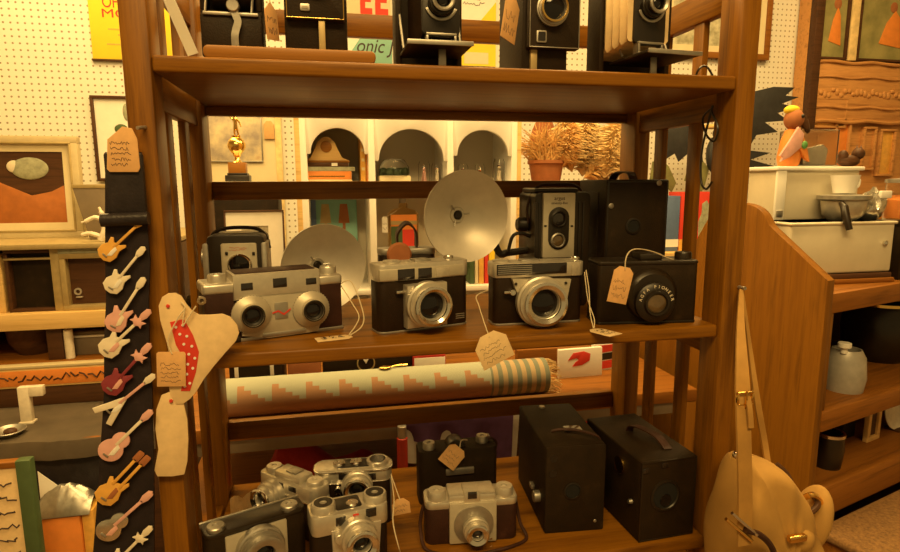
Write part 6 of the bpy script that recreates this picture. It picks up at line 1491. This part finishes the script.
MB().lathe([(0, 0), (8*k_, 0), (9.5*k_, 8*k_), (7.5*k_, 22*k_), (4.5*k_, 31*k_), (0, 33*k_)], (0, 0, 0), (0, 0, 1), 28).build('body', 'orange', t)
MB().prism([(-2*k_, 33*k_), (-9*k_, 22*k_), (-18*k_, 9*k_), (-15*k_, 8*k_), (-17*k_, 4*k_), (-8*k_, 8*k_), (2*k_, 16*k_), (4*k_, 27*k_)], -11*k_, -8.6*k_, .001).build('wing', 'pink', t)
MB().prism([(3*k_, 28*k_), (9*k_, 14*k_), (12*k_, 4*k_), (7*k_, 7*k_), (2*k_, 14*k_)], -10.5*k_, -7*k_, .001).build('wing', 'orange', t)
MB().ball((2*k_, 0, 40*k_), (8*k_, 8*k_, 9*k_)).build('head', 'terracotta', t)
MB().ball((4*k_, -7.2*k_, 42*k_), 1.8*k_, 12, 8).build('eye', 'black', t)
MB().lathe([(0, 0), (3.5*k_, 0), (3*k_, 6*k_), (1.4*k_, 11*k_), (0, 12*k_)], (9*k_, -3*k_, 39*k_), (.35, -.2, -1), 14).build('beak', 'darkwood', t)
MB().ball((0*k_, 1*k_, 48*k_), (7*k_, 5*k_, 4*k_)).build('crest', 'yellow', t)
MB().ball((5*k_, -11*k_, 18*k_), (2.8*k_, 1.6*k_, 3.4*k_)).build('green_patch', 'leafgreen', t)
# ---- tall carved cabinet at the far right
YC = 1.885
x0 = W(811, 60, YC).x; x1 = x0+.72
t = thing('carved_cabinet', 'tall carved orange wood cabinet with painted glass doors at the far right', 'cabinet', (x0, YC, 0)); w = x1-x0
zp = W(850, 63, YC).z; zq = W(850, 122, YC).z
MB().span(0, w, .02, .105, 0, 2.35, .004).build('carcass', 'carved', t)
MB().span(0, .046, -.012, .03, zq-.1, 2.36, .003).build('corner_post', 'darkwood', t)
MB().span(.044, w, -.004, .022, zq, zp, .002).build('carved_panel', 'carved', t)
for z_, hh in ((zp, .014), (W(850, 78, YC).z, .008), (W(850, 108, YC).z, .010), (zq, .016)):
    MB().tube([(.046+i*(w-.05)/30, -.008+.003*math.sin(i*.9), z_+.004*math.sin(i*.55)) for i in range(31)], hh*.6, 8).build('carved_moulding', 'carved', t)
mb = MB(); rnd = random.Random(9)
for i in range(26):
    x = .07+i*(w-.1)/26; zc = (W(850, 93, YC).z); mb.ball((x, -.004, zc+rnd.uniform(-.015, .015)), (.014, .008, rnd.uniform(.010, .02)), 10, 7)
mb.build('carved_relief', 'carved', t)
for a, b in ((820, 848), (858, 912)):
    xa, xb = W(a, 30, YC).x-x0, W(b, 30, YC).x-x0
    d = MB().frame(xa, xb, zp+.012, 2.33, .012, -.010, .016, .002).build('door_frame', 'darkwood', t)
    MB().span(xa+.010, xb-.010, .004, .010, zp+.02, 2.32).build('painted_glass', 'stained', d)
    xm = xa+(xb-xa)*(.55 if a < 850 else .62); hw = (xb-xa)*.16
    MB().prism([(xm-hw*1.3, zp+.10), (xm+hw*1.5, zp+.08), (xm+hw, zp+.22), (xm+hw*.3, zp+.26), (xm-hw*.6, zp+.20)], .001, .006, .001).build('painted_shape', 'orange', d)
    MB().ball((xm+.005, .003, zp+.275), (.022, .003, .026), 14, 8).build('painted_shape', 'terracotta', d)
MB().span(W(849, 30, YC).x-x0, W(857, 30, YC).x-x0, -.012, .022, zp+.01, 2.34, .002).build('pale_stile', 'straw2', t)
# lower carved fields: pale orange board, dark niche frames
za, zb_ = W(840, 66, YC).z, W(840, 95, YC).z
for (a, b, ya, yb, m) in ((812, 846, 97, 128, 'amber'), (836, 852, 118, 170, 'orange'), (865, 878, 126, 170, 'carved'), (882, 898, 128, 176, 'amber')):
    xa, xb, zt_, z0_ = W(a, 120, YC).x-x0, W(b, 120, YC).x-x0, W(850, ya, YC-.02).z, W(850, yb, YC-.02).z
    fr = MB().frame(xa, xb, z0_, zt_, .012, -.006, .022, .002).build('panel_frame', 'carved', t)
    MB().span(xa+.008, xb-.008, .008, .024, z0_+.008, zt_-.008, .001).build('panel_field', m, fr)
# ---- framed landscape on the pegboard behind the right post
x0, x1, zt, z0 = slot(664, 774, -62, 62, YW-.03)
t, w, h, pc = framed('framed_picture', 'gold brown framed landscape on the pegboard behind the right post', (664, 774, -62, 58), YW-.03, .028, 'oak_x', 'cream', .03, 'landscape', d=.025)
# ---- shoulder bag on the right post
BY = -.064
hk_ = W(741, 288, BY)
t = thing('shoulder_bag', 'tan suede shoulder bag hanging by its strap on the right post', 'bag', hk_, 0)
def BP(x, y, dy=0): return W(x, y, BY+dy)-hk_
outl = [(739, 459), (752, 457), (768, 460), (780, 468), (789, 481), (797, 500), (805, 520), (812, 540), (818, 570), (820, 610), (812, 640), (790, 655), (755, 658), (726, 650), (712, 620), (709, 580), (711, 545), (717, 510), (725, 484)]
outl = [(768+(q[0]-768)*.89, q[1]) for q in outl]
pts = [(BP(*q).x, BP(*q).z) for q in outl]
cx = sum(p[0] for p in pts)/len(pts); cz = sum(p[1] for p in pts)/len(pts)
b_ = bmesh.new(); N = len(pts)
sm = [Vector((p[0], 0, p[1])) for p in pts]; sm = smooth_path(sm+sm[:1], 3)[:-1]
rings = []
for i in range(9):
    f = i/8; a = -PI/2+PI*f; s = .80+.20*math.cos(a)**.7 if abs(math.cos(a)) > 1e-6 else .80
    y = .045*math.sin(a)
    rings.append([b_.verts.new((cx+(p.x-cx)*s, y+.004*math.sin(j*.8), cz+(p.z-cz)*s)) for j, p in enumerate(sm)])
for a, b in zip(rings, rings[1:]):
    n = len(a)
    for j in range(n): b_.faces.new((a[j], a[(j+1) % n], b[(j+1) % n], b[j]))
for rg, yy in ((rings[0], -.052), (rings[-1], .052)):
    n = len(rg); inner = [b_.verts.new((cx+(v.co.x-cx)*.55, yy+.003*math.sin(j*1.1), cz+(v.co.z-cz)*.55)) for j, v in enumerate(rg)]
    for j in range(n): b_.faces.new((rg[j], rg[(j+1) % n], inner[(j+1) % n], inner[j]))
    cv = b_.verts.new((cx, yy*1.06, cz))
    for j in range(n): b_.faces.new((inner[j], inner[(j+1) % n], cv))
bmesh.ops.recalc_face_normals(b_, faces=list(b_.faces))
body = MB().put(b_).build('bag_body', 'tan_suede', t, ang=70)
md = body.modifiers.new('sub', 'SUBSURF'); md.levels = md.render_levels = 1
# front strap, back strap
p0 = BP(741, 290, -.018); pts = [BP(741, 290, .054), BP(740.5, 330, .01), BP(742, 370, -.026), BP(743, 410, -.046), BP(744, 450, -.056), BP(745, 500, -.062), BP(744, 545, -.064)]
MB().ribbon(smooth_path(pts, 5), [.005+.0145*min(1, i/12) for i in range(31)], .003).build('front_strap', 'tan_strap', t)
pts = [BP(742, 290, .058), BP(750, 350, .04), BP(757, 400, .02), BP(764, 440, .02), BP(768, 466, .01)]
MB().ribbon(smooth_path(pts, 5), [.003+.006*min(1, i/10) for i in range(21)], .003).build('back_strap', 'tan_strap', t)
q = BP(744, 398, -.043); bk = MB().frame(q.x-.011, q.x+.012, q.z-.009, q.z+.009, .0025, q.y-.003, q.y+.001, .001).build('strap_buckle', 'gold', t)
MB().span(q.x-.001, q.x+.0015, q.y-.005, q.y-.003, q.z-.012, q.z+.010).build('buckle_pin', 'gold', bk)
MB().ribbon(smooth_path([BP(748, 398, -.046), BP(750, 412, -.052), BP(751, 428, -.056)], 5), .007, .002).build('strap_end', 'tan_strap', t)
q = BP(737, 455, -.03); MB().ball((q.x, q.y, q.z), .0058, 16, 10).build('stud', 'chrome', t)
MB().tube([BP(726, 519, -.066), BP(752, 541, -.068)], .0022, 8).build('metal_bar', 'gold', t); MB().tube([BP(732, 513, -.068), BP(757, 535, -.069)], .0022, 8).build('metal_bar', 'chrome', t)
MB().tube(smooth_path([BP(745, 530, -.068), BP(760, 535, -.066), BP(772, 548, -.064), BP(780, 575, -.06)], 5), .004, 8).build('tie_cord', 'brownlea', t)
# gathered side flap and pale lining
MB().tube(smooth_path([BP(776, 464, -.01), BP(788, 476, -.02), BP(796, 496, -.03), BP(808, 512, -.035), BP(818, 504, -.03), BP(812, 494, -.01)], 5), [.004]*26, 8).build('zip_edge', 'darkwood', t)
fl = bmesh.new(); bmesh.ops.create_uvsphere(fl, u_segments=20, v_segments=14, radius=1); a_ = BP(811, 519, -.01)
for v in fl.verts: v.co = Vector((a_.x+v.co.x*.018+.012*v.co.z, a_.y+v.co.y*.03, a_.z+v.co.z*.048))
MB().put(fl).build('side_pocket', 'tan_suede', t)
a_ = BP(796, 536, -.035); MB().ball((a_.x, a_.y, a_.z), (.022, .022, .022), 18, 12).build('knotted_corner', 'tan_suede', t)
q = BP(797, 538, -.058); MB().span(q.x-.013, q.x+.013, q.y-.004, q.y+.004, q.z-.0045, q.z+.0045, .002).build('clasp', 'gold', t)
q = BP(820, 495, -.02); MB().tube(smooth_path([BP(804, 498, -.02), BP(812, 495, -.028), BP(820, 501, -.024), BP(824, 517, -.02)], 5), .004, 8).build('pocket_edge', 'gold', t)
h0 = BP(741, 288.5, .056); MB().tube([h0+Vector((.002, -.006, .001)), h0+Vector((.001, .006, .001)), h0+Vector((-.004, .03, .002)), h0+Vector((-.02, .034, .002))], .0025, 8).build('hook', 'dull', t)
# ============================================================ LIGHT AND CAMERA
def area(name, loc, aim, size, power, col):
    l = bpy.data.lights.new(name, 'AREA'); l.shape = 'RECTANGLE'; l.size, l.size_y = size; l.energy = power; l.color = col
    o = bpy.data.objects.new(name, l); COL.objects.link(o); o.location = loc
    o.rotation_euler = (Vector(aim)-Vector(loc)).to_track_quat('-Z', 'Y').to_euler(); return o
WARM = (1.0, .655, .23)
area('ceiling_lamp_front', (-.3, -1.3, 2.75), (-.1, -.6, 0), (1.6, .5), 60, WARM)
area('ceiling_lamp_back', (-1.0, 1.15, 2.75), (-.9, 1.25, 0), (1.6, .5), 42, WARM)
area('cabinet_fill_light', (.35, .25, 2.75), (.35, .35, 0), (1.4, .4), 45, WARM)  # unseen fill light added to brighten the front of the arched cabinet
area('ceiling_lamp_right', (1.6, .9, 2.75), (1.6, 1.0, 0), (1.4, .5), 30, WARM)
w = bpy.data.worlds.new('shop_ambient'); S.world = w; w.use_nodes = True
w.node_tree.nodes['Background'].inputs[0].default_value = (1.0, .64, .21, 1)
w.node_tree.nodes['Background'].inputs[1].default_value = .36
cd = bpy.data.cameras.new('photo_camera'); co = bpy.data.objects.new('photo_camera', cd); COL.objects.link(co)
cd.sensor_fit = 'HORIZONTAL'; cd.sensor_width = 36; cd.lens = FPX/900*36; cd.clip_start = .02
mm = Matrix((rt, upv, -fwd)).transposed().to_4x4(); mm.translation = CAM; co.matrix_world = mm
S.camera = co
S.view_settings.view_transform = 'Standard'; S.view_settings.look = 'None'
S.view_settings.gamma = 1; S.view_settings.exposure = 0.0; S.view_settings.use_curve_mapping = False
